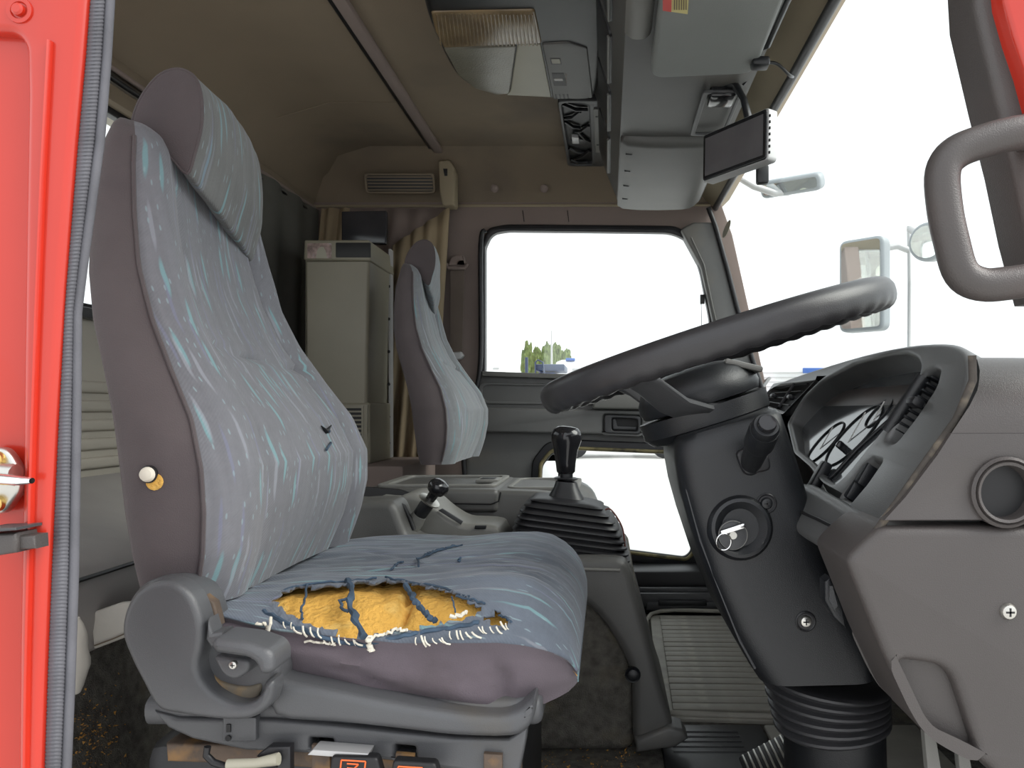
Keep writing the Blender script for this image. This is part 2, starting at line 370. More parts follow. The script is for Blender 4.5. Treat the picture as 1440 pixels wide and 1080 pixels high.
# ================================================================ ground and cab shell
gm = MB(); gm.add([(-120, -120, -1.2), (120, -120, -1.2), (120, 200, -1.2), (-120, 200, -1.2)], [(0, 1, 2, 3)])
g = gm.build('ground', M['concrete']); tag(g, 'pale concrete yard outside the truck cab', 'ground', kind='structure')
BX = -0.976
# floor
fl = span('floor', (-1.05, 0.62, -0.06), (0.78, 2.7, 0.0), M['carpet'], None, 0.01); tag(fl, 'dark carpeted cab floor under the seats', 'floor', kind='structure')
# rear wall with its window opening (outline in u = -y, v = z ; panel faces +x)
FRX = (Vector((0, 1, 0)), Vector((0, 0, 1)), Vector((1, 0, 0)))
outer = [(0.66, 0.0), (2.66, 0.0), (2.66, 1.34), (0.66, 1.34)]
hole = rnd([(0.86, 0.815), (1.78, 0.815), (1.78, 1.205), (0.86, 1.205)], 0.04)
rw = plate('wall_rear', outer, [hole], Vector((BX, 0, 0)), FRX, 0.05, M['rear'], None, 0.004)
tag(rw, 'grey rear wall of the cab behind the bunk', 'wall', kind='structure')
for i in range(5):
    z = 0.665 - i * 0.036
    span('rib', (BX - 0.004, 0.95, z - 0.012), (BX + 0.010, 1.9, z + 0.010), M['rear'], rw, 0.007, 3)
span('window_ledge', (BX - 0.002, 0.84, 0.790), (BX + 0.016, 1.82, 0.812), M['plastic_mid'], rw, 0.006)
span('lower_carpet', (BX, 0.7, 0.0), (BX + 0.012, 2.5, 0.36), M['carpet'], rw, 0.004)
wn = plate('window_1', rnd([(0.85, 0.805), (1.79, 0.805), (1.79, 1.215), (0.85, 1.215)], 0.05), [rnd([(0.865, 0.82), (1.775, 0.82), (1.775, 1.2), (0.865, 1.2)], 0.04)], Vector((BX + 0.006, 0, 0)), FRX, 0.02, M['black_rubber'], None, 0.003)
tag(wn, 'rear cab window with black rubber seal', 'window', kind='structure')
span('pane', (BX - 0.024, 0.85, 0.80), (BX - 0.020, 1.79, 1.21), M['glass'], wn, 0)
# rails along the top of the rear wall
tr = span('trim_1', (BX, 0.7, 1.285), (BX + 0.020, 2.56, 1.308), M['headliner'], None, 0.006); tag(tr, 'brown rail along the top of the rear wall', 'trim', kind='structure')
for dz in (0.0, 0.02): tube('beading', [(BX + 0.026, 0.8, 1.278 - dz), (BX + 0.026, 2.55, 1.278 - dz)], 0.0055, M['black_rubber'] if dz else M['pillar'], tr, 8)
span('beam', (BX - 0.004, 0.7, 1.212), (BX + 0.03, 1.86, 1.25), M['headliner'], tr, 0.012)
# ceiling
cp = [(-1.04, 1.30), (-0.976, 1.30), (-0.93, 1.385), (-0.86, 1.435), (-0.75, 1.455), (0.02, 1.455), (0.22, 1.41), (0.26, 1.385), (0.30, 1.40), (0.28, 1.50), (-0.9, 1.54), (-1.04, 1.46)]
ce = slab_xz('ceiling', cp, 0.5, 2.72, M['headliner'], None, 0.003); tag(ce, 'stained brown vinyl cab headliner', 'ceiling', kind='structure')
# stitched panel lines
for y in (2.12,):
    tube('seam', [(-0.9, y, 1.41), (-0.75, y, 1.4545), (-0.55, y, 1.4545)], 0.0012, M['headliner'], ce, 6)
# sloping panel between ceiling and far wall
sp_ = [(2.47, 1.456), (2.56, 1.40), (2.605, 1.30), (2.72, 1.30), (2.72, 1.47)]
fr_s = (Vector((0, 1, 0)), Vector((0, 0, 1)), Vector((1, 0, 0)))
s_ = prism('trim_2', sp_, Vector((0.35, 0, 0)), fr_s, 1.34, M['headliner'], None, 0.0); tag(s_, 'sloping brown panel over the passenger door', 'trim', kind='structure')
tube('piping', [(BX, 2.6, 1.298), (0.345, 2.6, 1.303)], 0.005, M['headliner_pale'], s_, 8)
for px in (695, 765):
    lathe('snap_button', [(0.013, -0.004), (0.013, 0.002), (0.010, 0.006), (0.004, 0.008)], W(px, 265, 2.545), Vector((0, -0.8, -0.5)), M['pillar'], s_, 16)
# front header
hp = [(0.235, 1.392), (0.30, 1.345), (0.352, 1.298), (0.366, 1.29), (0.385, 1.305), (0.42, 1.34), (0.30, 1.46)]
hd = slab_xz('trim_3', hp, 0.55, 2.68, M['headliner_pale'], None, 0.002); tag(hd, 'pale header panel above the windscreen', 'trim', kind='structure')
tube('header_seal', [(0.372, 0.6, 1.288), (0.372, 1.6, 1.289), (0.362, 2.6, 1.293)], 0.010, M['plastic_mid'], hd, 10)
for px, py in ((1082, 108), (1085, 172), (1058, 128)):
    p = W(px, py, 1.7); lathe('snap_button', [(0.012, -0.004), (0.011, 0.003), (0.006, 0.006)], (0.285, (0.285 * F) / (px - CX), 1.358), Vector((-0.6, 0, -0.8)), M['headliner_pale'], hd, 14)
# far wall
outer = pxpoly([(372, 280), (1012, 280), (1030, 330), (1078, 545), (1085, 880), (372, 880)], 2.6)
hole = pxpoly([(668, 850), (668, 640), (673, 580), (681, 520), (681, 345), (690, 326), (712, 322), (945, 324), (972, 338), (990, 380), (1004, 470), (1050, 545), (1062, 850)], 2.6, 0.012)
wl = plate('wall_left', outer, [hole], Vector((0, 2.6, 0)), AX, 0.06, M['pillar'], None, 0.004)
tag(wl, 'brown fabric covered far wall around the passenger door', 'wall', kind='structure')
for px in (735, 798): tube('stitch_line', [W(px, 296, 2.598), W(px + 2, 312, 2.598)], 0.0012, M['plastic_dark'], wl, 6)
# passenger door
do = thing('door_1', 'dark grey passenger door with a low kerb window', 'door', kind='structure')
outer = pxpoly([(657, 880), (655, 645), (662, 582), (676, 524), (830, 529), (1010, 538), (1050, 548), (1066, 880)], 2.59, 0.012)
lowwin = pxpoly([(757, 720), (760, 652), (775, 634), (800, 630), (948, 636), (960, 655), (976, 776), (966, 787), (900, 779), (790, 766), (757, 760)], 2.59, 0.014)
plate('door_skin', outer, [lowwin], Vector((0, 2.59, 0)), AX, 0.07, M['door_plastic'], do, 0.005)
panel('window_sill', [(678, 522), (830, 527), (1046, 543), (1046, 549), (830, 534), (678, 529)], 2.565, 0.03, M['plastic_light'], do, 0.003)
# armrest band
outer = pxpoly([(664, 573), (760, 575), (900, 577), (1010, 580), (1010, 614), (664, 607)], 2.565)
hh = pxpoly([(848, 582), (902, 584), (902, 611), (848, 609)], 2.565, 0.012)
plate('armrest_band', outer, [hh], Vector((0, 2.555, 0)), AX, 0.035, M['door_plastic'], do, 0.006)
pk = plate('pocket_rim', pxpoly([(672, 537), (1000, 545), (1000, 572), (672, 568)], 2.582, 0.03), [pxpoly([(678, 541), (985, 548), (985, 568), (678, 564)], 2.582, 0.028)], Vector((0, 2.583, 0)), AX, 0.01, M['door_plastic'], do, 0.003)
prism('armrest_pull', pxpoly([(838, 556), (850, 548), (930, 550), (945, 562), (945, 577), (832, 575)], 2.53, 0.012), Vector((0, 2.53, 0)), AX, 0.05, M['plastic_light'], do, 0.008)
hb = plate('handle_bezel', pxpoly([(850, 583), (901, 585), (901, 611), (850, 609)], 2.552, 0.012), [pxpoly([(860, 587), (897, 589), (897, 607), (860, 606)], 2.552, 0.010)], Vector((0, 2.549, 0)), AX, 0.02, M['plastic_mid'], do, 0.003)
panel('recess', [(858, 586), (899, 588), (899, 609), (858, 608)], 2.575, 0.004, M['black'], hb, 0)
panel('handle_lever', [(861, 589), (866, 589), (868, 599), (895, 600), (895, 605), (862, 604)], 2.560, 0.012, M['plastic_mid'], hb, 0.003, 0.003)
# kerb window in the door
kw = plate('kerb_window_seal', pxpoly([(745, 722), (748, 648), (768, 622), (800, 618), (950, 624), (970, 646), (989, 780), (972, 800), (900, 792), (790, 778), (745, 770)], 2.58, 0.02), [pxpoly([(760, 720), (763, 655), (778, 637), (800, 633), (945, 639), (957, 657), (972, 774), (963, 783), (900, 775), (790, 762), (760, 756)], 2.58, 0.014)], Vector((0, 2.578, 0)), AX, 0.02, M['black_rubber'], do, 0.005)
ring = pxpoly([(757, 720), (760, 652), (775, 634), (800, 630), (948, 636), (961, 655), (976, 776), (966, 787), (900, 779), (790, 766), (757, 760)], 2.575, 0.014)
tube('dirty_inner_lip', [(q[0], 2.575, q[1]) for q in ring], 0.006, M['dirty_yellow'], kw, 8, True)
panel('kerb_window_pane', [(750, 625), (980, 630), (984, 795), (750, 780)], 2.60, 0.004, M['glass'], do, 0)
0 and panel('glass_mark', [(912, 756), (944, 758), (944, 772), (912, 770)], 2.5985, 0.001, M['lens_pale'], do, 0, 0.005)
# upper window frame
w2 = plate('window_2', pxpoly([(676, 528), (676, 345), (686, 320), (712, 315), (948, 317), (980, 332), (1000, 378), (1012, 460), (1050, 548)], 2.585, 0.02), [pxpoly([(682, 522), (682, 347), (692, 328), (713, 324), (944, 327), (968, 338), (984, 378), (998, 450), (1003, 534), (830, 528)], 2.585, [0.0, 0.0, 0.03, 0.03, 0.05, 0.05, 0.03, 0.03, 0.0, 0.0])], Vector((0, 2.585, 0)), AX, 0.035, M['black_rubber'], None, 0.005)
tag(w2, 'passenger door window with black rubber surround', 'window', kind='structure')
panel('pane', [(678, 318), (1005, 318), (1048, 545), (678, 530)], 2.61, 0.004, M['glass'], w2, 0)
panel('vent_catch', [(985, 414), (991, 414), (991, 427), (985, 427)], 2.592, 0.012, M['black_rubber'], w2, 0.002)
tube('aerial_rod', [W(986, 427, 2.63), W(987, 475, 2.63)], 0.0012, M['plastic_mid'], w2, 6)
# passenger-side door seal
pts = smooth2([(683, 324), (676, 345), (676, 500), (668, 555), (657, 590), (652, 640), (655, 700), (656, 860)], 6, False)
tube('door_seal', [W(p.x, p.y, 2.568) for p in pts], 0.008, M['black_rubber'], do, 10)
# far windscreen pillar
tp = panel('trim_4', [(957, 322), (975, 312), (1004, 312), (1018, 345), (1034, 420), (1062, 520), (1080, 575), (1050, 575), (1012, 500), (1000, 440), (986, 375)], 2.555, 0.06, M['door_plastic'], None, 0.008, 0.01)
tag(tp, 'dark grey windscreen pillar trim beside the passenger door', 'trim', kind='structure')
tube('pillar_seal', [W(x, y, 2.55) for x, y in [(996, 292), (1006, 318), (1022, 375), (1036, 430), (1058, 505), (1076, 560)]], 0.008, M['black_rubber'], tp, 10)
tube('pillar_seam', [W(x, y, 2.552) for x, y in [(972, 334), (990, 372), (1002, 430), (1016, 490), (1040, 560)]], 0.0025, M['plastic_light'], tp, 8)
# windscreen
vs = []; n = 16
for i in range(n + 1):
    t = i / n; y = 0.70 + t * 1.92; bow = 0.10 * (1 - (2 * t - 1) ** 2)
    for s in (0, 1):
        for j in range(5):
            k = j / 4; vs.append((0.375 + (0.21) * k + bow * (0.3 + 0.7 * k) + 0.01 * math.sin(math.pi * k) + s * 0.005, y, 1.292 - 0.65 * k))
fs = []
for i in range(n):
    for s in (0, 1):
        for j in range(4):
            a = i * 10 + s * 5 + j; fs.append((a, a + 1, a + 11, a + 10))
ws = mesh('window_3', vs, fs, M['glass']); tag(ws, 'large curved windscreen glass', 'window', kind='structure')
# front bulkhead
wf = slab_xz('wall_front', [(0.70, -0.05), (0.75, -0.05), (0.76, 0.62), (0.70, 0.60)], 0.68, 2.66, M['black'], None, 0.0); tag(wf, 'dark front bulkhead behind the dashboard', 'wall', kind='structure')
# near door opening: red pillar and ribbed seal
rp = thing('trim_5', 'red painted door pillar with bolts and grooves', 'trim', kind='structure')
edge = [(190, -1100), (127, -60), (116, 80), (105, 200), (90, 400), (78, 600), (68, 800), (62, 950), (56, 1140)]
YR = 0.58
panel('pillar_skin', [(x - 14, y) for x, y in edge] + [(-160, 1140), (-160, -1100)], YR + 0.012, 0.03, M['red'], rp, 0.002)
pl = [(x - 3, y) for x, y in edge]
panel('raised_flange', pl + [(22, 1140), (24, 900), (28, 700), (30, 500), (33, 300), (36, 130), (34, 62), (20, 44), (-160, 34), (-160, -1100)], YR, 0.016, M['red'], rp, 0.006, 0.006)
tube('pressed_ridge', [W(x, y, YR + 0.001) for x, y in [(74, 60), (64, 250), (56, 450), (48, 700), (42, 950), (40, 1100)]], 0.006, M['red'], rp, 10, flat=(1, 0.25))
c = W(28, 15, YR)
bs = lathe('bolt_boss', [(0.010, -0.002), (0.0095, 0.0012), (0.0065, 0.0012), (0.0055, -0.0002)], c, (0, -1, 0), M['red'], rp, 24)
lathe('bolt', [(0.0045, -0.002), (0.0045, 0.003), (0.003, 0.0042)], c, (0, -1, 0), M['red'], bs, 20)
# ribbed rubber seal
R_edge = [(225, -1100), (157, -60), (149, 80), (139, 200), (115, 375), (107, 440), (106, 600), (103, 800), (98, 950), (90, 1140)]
def px_at(tab, y):
    for a, b in zip(tab, tab[1:]):
        if y <= b[1]: return a[0] + (b[0] - a[0]) * (y - a[1]) / (b[1] - a[1])
    return tab[-1][0]
vs = []; nr = 1275; nc = 9
for i in range(nr):
    py = -560 + 1700 * i / (nr - 1); L, R = px_at(edge, py) - 2, px_at(R_edge, py); rib = 0.0008 if (i // 2) % 2 else 0.0
    for j in range(nc):
        t = j / (nc - 1); bulge = 0.016 * math.sin(math.pi * min(1, t * 0.9 + 0.1)) ** 0.6
        x = L + (R - L) * t; Y = YR + 0.020 - bulge - (rib if 0 < j < nc - 1 else 0)
        vs.append(W(x, py, Y))
fs = [(i * nc + j, i * nc + j + 1, (i + 1) * nc + j + 1, (i + 1) * nc + j) for i in range(nr - 1) for j in range(nc - 1)]
o = mesh('door_seal', vs, fs, M['rubber'], rp, 60)
tube('seal_lip', [W(px_at(R_edge, y) + 1, y, YR + 0.012) for y in range(-560, 1141, 40)], 0.0035, M['rubber'], rp, 8)
# near windscreen pillar (top right) : red outside, grey trim inside
ap = thing('trim_6', 'red windscreen pillar with grey inner trim near the grab handle', 'trim', kind='structure')
panel('inner_trim', [(1368, -60), (1372, 10), (1400, 130), (1425, 230), (1446, 330), (1470, 420), (1540, 420), (1540, -60)], 0.66, 0.05, M['plastic_warm'], ap, 0.008)
panel('pillar_skin', [(1406, -60), (1412, 0), (1426, 50), (1443, 100), (1470, 200), (1600, 420), (1700, 420), (1700, -60)], 0.64, 0.05, M['red'], ap, 0.004)

# striker, bracket on the pillar
st = thing('door_striker', 'chrome door striker bolted to the red pillar', 'latch')
Y0 = YR
panel('striker_plate', [(-30, 628), (4, 630), (14, 640), (26, 662), (27, 690), (14, 708), (4, 722), (-30, 726)], Y0 - 0.004, 0.008, M['metal'], st, 0.003, 0.006)
for py in (646, 708): 
    lathe('bolt', [(0.0062, -0.001), (0.0062, 0.003), (0.004, 0.0042), (0.002, 0.002)], W(-5, py, Y0 - 0.005), (0, -1, 0), M['brass'], st, 18)
tube('striker_pin', [W(-20, 672, Y0 - 0.016), W(10, 674, Y0 - 0.018), W(30, 676, Y0 - 0.020), W(45, 676, Y0 - 0.020)], [0.007, 0.006, 0.005, 0.003], M['chrome'], st, 12, flat=(1, 0.7))
tube('striker_tube', [W(-20, 664, Y0 - 0.010), W(22, 668, Y0 - 0.010)], 0.008, M['metal'], st, 12)
br = thing('switch_bracket', 'dark metal bracket on the red pillar under the striker', 'bracket')
panel('bracket_body', [(-30, 752), (20, 750), (22, 760), (22, 772), (20, 778), (-30, 786)], Y0 - 0.022, 0.022, M['plastic_warm'], br, 0.003)
panel('bracket_tongue', [(18, 753), (48, 753), (49, 772), (20, 773)], Y0 - 0.018, 0.014, M['plastic_warm'], br, 0.002)
panel('bracket_top', [(-30, 744), (22, 742), (22, 746), (-30, 750)], Y0 - 0.026, 0.026, M['plastic_mid'], br, 0.001)
# grab handle
gh = thing('grab_handle', 'thick grey looped grab handle on the windscreen pillar', 'handle')
pts = smooth2([(1450, 186), (1424, 188), (1385, 198), (1345, 214), (1326, 240), (1328, 290), (1338, 340), (1352, 384), (1380, 400), (1420, 398), (1460, 392)], 5, False)
tube('handle_bar', [W(p.x, p.y, 0.60) for p in pts], 0.0130, M['plastic_warm'], gh, 16, flat=(1.05, 1.0))
tube('mount_foot', [W(1448, 186, 0.60), W(1456, 184, 0.655)], [0.013, 0.018], M['plastic_warm'], gh, 14)
# ceiling rib and bracket
rb = thing('roof_rib', 'narrow brown rib crossing the headliner', 'trim')
span('rib_strip', (-0.552, 0.9, 1.440), (-0.522, 2.50, 1.457), M['pillar'], rb, 0.006)
span('rib_painted_shadow', (-0.565, 0.9, 1.449), (-0.551, 2.50, 1.4565), M['plastic_dark'], rb, 0.002)  # solid dark strip standing in for the shade along the rib
panel('end_bracket', [(616, 226), (632, 224), (639, 236), (639, 288), (622, 289), (618, 270)], 2.49, 0.06, M['headliner_pale'], rb, 0.006, 0.008)
panel('slot', [(623, 237), (629, 237), (629, 247), (625, 247)], 2.487, 0.004, M['black'], rb, 0.001)
# ceiling vent grille
vg = thing('ceiling_vent', 'slatted brown vent grille on the sloping panel', 'vent')
Ov = W(562, 258, 2.50); frv = frame(Vector((0, -0.93, -0.36)))
wv_, hv_ = 0.225, 0.062
def R2(w, h): return [(-w / 2, -h / 2), (w / 2, -h / 2), (w / 2, h / 2), (-w / 2, h / 2)]
plate('frame', rnd(R2(wv_, hv_), 0.012), [rnd(R2(wv_ - 0.014, hv_ - 0.012), 0.008)], Ov, frv, 0.012, M['headliner'], vg, 0.002)
prism('backing', R2(wv_ - 0.01, hv_ - 0.01), Ov - frv[2] * 0.010, frv, 0.004, M['plastic_dark'], vg, 0)
for k in range(5): rbox('slat', Ov + frv[1] * (-0.020 + k * 0.010) - frv[2] * 0.004, (wv_ - 0.016, 0.0045, 0.006), M['headliner'], vg, 0.001, frv)
# ================================================================ seats
def inpoly(x, y, P):
    c = False; n = len(P)
    for i in range(n):
        x1, y1 = P[i]; x2, y2 = P[i - 1]
        if (y1 > y) != (y2 > y) and x < (x2 - x1) * (y - y1) / (y2 - y1) + x1: c = not c
    return c
def to_px(p): return (CX + p.x * F / p.y, CY - (p.z - EYE.z) * F / p.y)
# py, px front edge, px back edge (on the near face), half width, twist of the far edge
BT = [(170, 200, 168, .150, -.04), (174, 205, 158, .160, -.04), (182, 211, 151, .168, -.04), (200, 216, 143, .172, -.04), (230, 219, 133, .174, -.038), (300, 226, 124, .176, -.032), (380, 238, 120, .18, -.026), (450, 256, 126, .185, -.016), (520, 283, 141, .195, -.008),
      (590, 312, 154, .207, 0.0), (660, 326, 163, .215, .004), (720, 330, 170, .215, .004), (780, 328, 180, .212, 0.0), (820, 322, 190, .205, 0), (850, 316, 202, .20, 0)]
YC = 1.0
def make_seat(label, torn, dy=0.0, dx=0.0, dz=0.0, dzc=0.0, fab='fab', nlev=64):
    T = Vector((dx, dy, dz)); TC = Vector((dx, dy, dzc))
    root = thing('cab_seat', label, 'seat', 'upholstered seats in the truck cab')
    # ---------------- backrest
    nf, nsd, nb = 44, 7, 10
    rings = []; uvs = []; arc = 0; prev = None
    pys = [170 + (850 - 170) * (i / nlev) ** 1.0 for i in range(nlev + 1)]
    pys = [170, 171.5, 174, 178] + [p for p in pys if p > 182]
    for py in pys:
        xf, xb, hw, tw = lerp_table(BT, py)
        Yn = YC - hw; z = WZ(py, Yn); Xf = WX(xf, Yn); Xb = WX(xb, Yn)
        th = Xf - Xb; ring = []; uv = []
        if prev is not None: arc += (Vector((Xf, z)) - prev).length
        prev = Vector((Xf, z))
        for i in range(nf + 1):                                   # front, near -> far
            t = -1 + 2 * i / nf; a = abs(t)
            edge = (1 - (1 - a ** 6) ** (1 / 2.2)) if a < 1 else 1
            bol = (0.016 if t > 0 else 0.007) * math.exp(-((a - 0.84) / 0.13) ** 2)
            lum = max(0, 1 - abs(py - 660) / 200)
            dish = -0.012 * (1 - a * a) * (1 - lum) + 0.014 * lum * (1 - a ** 2)
            seam = (-0.010 if t > 0 else -0.003) * math.exp(-((a - 0.64) / 0.026) ** 2) if py > 235 else 0
            hs = -0.009 * math.exp(-((py - 490 - 14 * (t)) / 5.0) ** 2) if a < 0.64 else 0
            ctr = -0.004 * math.exp(-((t) / 0.03) ** 2) * (1 if 490 < py < 600 else 0)
            wr = 0.0016 * noise.noise(Vector((t * 5, z * 9, 3 + dy))) * 2
            x = Xf - edge * min(0.03, th * 0.35) + (bol + dish + seam + hs + ctr + wr) * min(1, th / 0.08) * (1 - edge) + tw * (t + 1) / 2
            ring.append(Vector((x, YC + hw * t * (1.0), z)) + T); ua = 0 if i == 0 else ua + (ring[-1] - ring[-2]).length; uv.append((ua - hw, arc))
        for k in range(1, nsd + 1):                                # far side
            q = k / (nsd + 1); x = (Xf - min(0.03, th * 0.35)) * (1 - q) + Xb * q + tw
            ring.append(Vector((x, YC + hw + 0.010 * math.sin(math.pi * q), z)) + T); uv.append((YC, arc))
        for k in range(nb + 1):
            t = 1 - 2 * k / nb; ring.append(Vector((Xb - 0.012 * (1 - t ** 4) + tw * (t + 1) / 2, YC + hw * t * 0.97, z)) + T); uv.append((YC, arc))
        for k in range(nsd, 0, -1):
            q = k / (nsd + 1); x = (Xf - min(0.03, th * 0.35)) * (1 - q) + Xb * q
            wr = 0.004 * noise.noise(Vector((x * 14, z * 7, 8 + dy)))
            ring.append(Vector((x, YC - hw - 0.012 * math.sin(math.pi * q) + wr, z)) + T); uv.append((YC, arc))
        rings.append(ring); uvs += uv
    vs, fs = rings_data(rings)
    m_ = len(rings[0]); front = []; side = []
    for f in fs[:-2]:
        k = min(f[0] % m_, f[1] % m_); k = f[0] % m_
        (front if k < nf else side).append(f)
    front_o = mesh('backrest', vs, front, M[fab], root, 60, flip=None); set_uv(front_o, uvs)
    side.append(fs[-2]); side.append(fs[-1])
    sd = mesh('backrest_shell', vs, side, M['side_fabric'], root, 60); tag(sd, 'plain brown fabric on the sides and back')
    # piping along the near edge
    tube('piping', [rings[i][0] + Vector((0.0, -0.0015, 0)) for i in range(4, len(rings) - 1)], 0.0022, M['side_fabric'], front_o, 6)
    tube('piping', [rings[i][nf] + Vector((0.0, 0.001, 0)) for i in range(4, len(rings) - 1)], 0.0022, M['side_fabric'], front_o, 6)
    # ---------------- headrest
    hp_px = [(262, 244), (240, 222), (215, 192), (190, 178), (186, 165), (198, 135), (220, 107), (243, 96), (262, 99), (275, 112), (281, 140), (280, 180), (272, 215)]
    Yh0, Yh1 = 0.875, 1.125
    prof = smooth2([(WX(x, Yh0), WZ(y, Yh0)) for x, y in hp_px], 4)
    cx = sum(p.x for p in prof) / len(prof); cz = sum(p.y for p in prof) / len(prof)
    rings = []; uvs = []; ny = 20
    segs = [(0.0, 0.90, 0), (0.002, .955, 1), (0.007, .99, 1)] + [(0.012 + (0.976 * k / ny), 1.0, 1) for k in range(1, ny)] + [(0.985, .99, 1), (0.994, .95, 1), (1.0, .86, 1)]
    for t, s, _ in segs:
        y = Yh0 + (Yh1 - Yh0) * t; ring = []
        puff = 0.012 * math.sin(math.pi * t) ; acc = 0
        for k, p in enumerate(prof):
            front_w = max(0, (p.x - cx) / 0.05)
            x = cx + (p.x - cx) * s + puff * min(1, front_w) - 0.040 * t; z = cz + (p.y - cz) * s + 0.006 * math.sin(math.pi * t) * (1 if p.y > cz else 0) - (0.055 * t if p.y < cz else 0.035 * t * max(0, 1 - (p.y - cz) / 0.05)) * (1 if p.x > cx else 0.3)
            wr = 0.0035 * noise.noise(Vector((y * 22, z * 12, 1 + dy))) * (1 if front_w > 0 else 0)
            ring.append(Vector((x + wr, y, z)) + T); uvs.append((y, z * 1.0 + 0.3 * x))
        rings.append(ring)
    vs, fs = rings_data(rings, True, True); m_ = len(prof)
    hr = mesh('headrest', vs, fs[m_ * 2:-2], M['fab_head'] if torn else M[fab], root, 70, flip=None); set_uv(hr, uvs)
    cap = fs[:m_ * 2] + [fs[-2], fs[-1]]
    tag(mesh('headrest_side', vs, cap, M['side_fabric'], root, 60), 'plain brown side of the headrest')
    tube('piping', rings[2], 0.0018, M['side_fabric'], hr, 6, True)
    # ---------------- cushion
    # X station, near seam z, near bottom z, top z (centre), y inset
    CTAB = [(-.44, .425, .372, .415, 0), (-.386, .413, .366, .418, 0), (-.3325, .399, .356, .420, 0), (-.21, .386, .327, .424, 0), (-.14, .386, .316, .430, 0), (-.11, .386, .314, .429, .001), (-.085, .383, .315, .424, .003),
            (-.065, .377, .318, .414, .008), (-.05, .370, .322, .402, .015), (-.040, .362, .325, .388, .023), (-.034, .352, .328, .374, .032), (-.031, .345, .330, .362, .038)]
    y0, y1 = 0.786, 1.262
    def cushion_rings(ins, nst, ntop):
        R = []; U = []
        xs = [-.44 + (.409) * (k / nst) for k in range(nst + 1)]; xs = [x for x in xs if x < -.09] + [-.09 + .059 * math.sin(math.pi / 2 * k / 14) for k in range(15)]
        arc = 0
        for xi, x in enumerate(xs):
            zs, zb, zt, yi = lerp_table(CTAB, x)
            zs -= ins; zt -= ins; yi += ins; ring = []; uv = []
            if x > -.09: arc += 0.012
            q_nose = max(0, (x + .09) / .059)
            for k in range(8):                                   # near side, bottom -> seam
                q = k / 8; b = 0.007 * math.sin(math.pi * q) * (1 - q_nose)
                fold = (0.0075 * noise.noise(Vector((x * 16 + q * 3.5, q * 2.0, 5 + dy))) + (0.0045 * max(0, math.sin(x * 52 + q * 3.2 + 3 * noise.noise(Vector((x * 8, q, 9))))) ** 3 * (0.5 + noise.noise(Vector((x * 6, 1, q)))) if torn else 0)) * math.sin(math.pi * min(1, q + .1))
                ring.append(Vector((x, y0 + 0.006 + yi - b + fold * 1.6 + 0.004 * (1 - q), zb + (zs - zb) * q))); uv.append((y0, x + arc))
            for k in range(ntop + 1):                            # seam -> top -> far side
                q = k / ntop; y = y0 + yi + (y1 - y0 - 2 * yi) * q
                e0 = min(1, q / 0.22); e1 = min(1, (1 - q) / 0.10)
                z = zs + (zt - zs) * math.sin(math.pi / 2 * e0) ** 0.9
                z -= (1 - math.sin(math.pi / 2 * e1) ** 0.7) * 0.03
                z += 0.005 * math.sin(math.pi * q) - 0.008 * math.exp(-((q - .5) / .18) ** 2) * (1 - q_nose)
                if torn:
                    wr = 0.0042 * noise.noise(Vector((x * 7, q * 16, 2))) + 0.003 * noise.noise(Vector((x * 14 + q * 5, q * 34, 6)))
                    z += wr * (1 - q_nose) * min(1, q * 6)
                    # creases that run lengthwise from the tear
                    for (qa, xa, xb_, dd) in ((0.42, -.33, -.16, .0055), (0.52, -.28, -.08, .004), (0.33, -.14, -.04, .005), (0.62, -.36, -.20, .004), (0.28, -.11, -.03, .004)):
                        if xa < x < xb_:
                            w = math.sin(math.pi * (x - xa) / (xb_ - xa)); z -= dd * w * math.exp(-((q - qa - 0.04 * math.sin(x * 30)) / 0.012) ** 2)
                ring.append(Vector((x, y, z))); uv.append((y, x + arc))
            for k in range(1, 6):
                q = k / 5; zf = ring[8 + ntop].z; ring.append(Vector((x, y1 - yi + 0.002, zf + (zb - zf) * q))); uv.append((y1 + q * .06, x + arc))
            R.append([v + TC for v in ring]); U += uv
        return R, U
    ntop = 96 if torn else 30; nst = 110 if torn else 40
    R, U = cushion_rings(0, nst, ntop); m_ = len(R[0]); vs, fs = rings_data(R, True, True)
    hole = [(384, 848), (400, 836), (425, 829), (470, 828), (505, 823), (545, 820), (585, 824), (625, 832), (655, 845), (676, 858), (668, 872), (640, 878), (600, 884), (560, 892), (520, 897), (480, 894), (440, 884), (405, 868)]
    hole2 = [(678, 872), (700, 866), (716, 872), (712, 882), (695, 882)]
    def torn_at(p):
        x, y = to_px(p); j = 4 * noise.noise(Vector((x * .11, y * .11, 0)))
        return inpoly(x, y + j, hole) or inpoly(x, y + j * .5, hole2)
    top = []; side = []
    for f in fs[:-2]:
        k = f[0] % m_
        if k < 8 or k == m_ - 1: side.append(f); continue
        if torn:
            c = sum((vs[i] for i in f), Vector()) / 4
            if torn_at(c) and c.z > 0.36: continue
        top.append(f)
    top.append(fs[-1])
    used = {}
    cv = []; 
    if torn:                                                    # lift and curl the torn edge
        cnt = {}
        for f in top[:-1]:
            for a, b in zip(f, f[1:] + f[:1]): cnt[(min(a, b), max(a, b))] = cnt.get((min(a, b), max(a, b)), 0) + 1
        rim = set()
        for (a, b), n_ in cnt.items():
            if n_ == 1 and 8 < a % m_ < 8 + ntop and 0 < a // m_ < len(R) - 1: rim |= {a, b}
        V2 = list(vs)
        for i in rim: V2[i] = vs[i] + Vector((0.0015 * random.uniform(-1, 1), 0.0015 * random.uniform(-1, 1), 0.001 + 0.0035 * random.random()))
        vs_top = V2
    else: vs_top = vs
    cu = mesh('cushion', vs_top, top, M['fab_cushion'] if torn else M[fab], root, 70, flip=None); set_uv(cu, U)
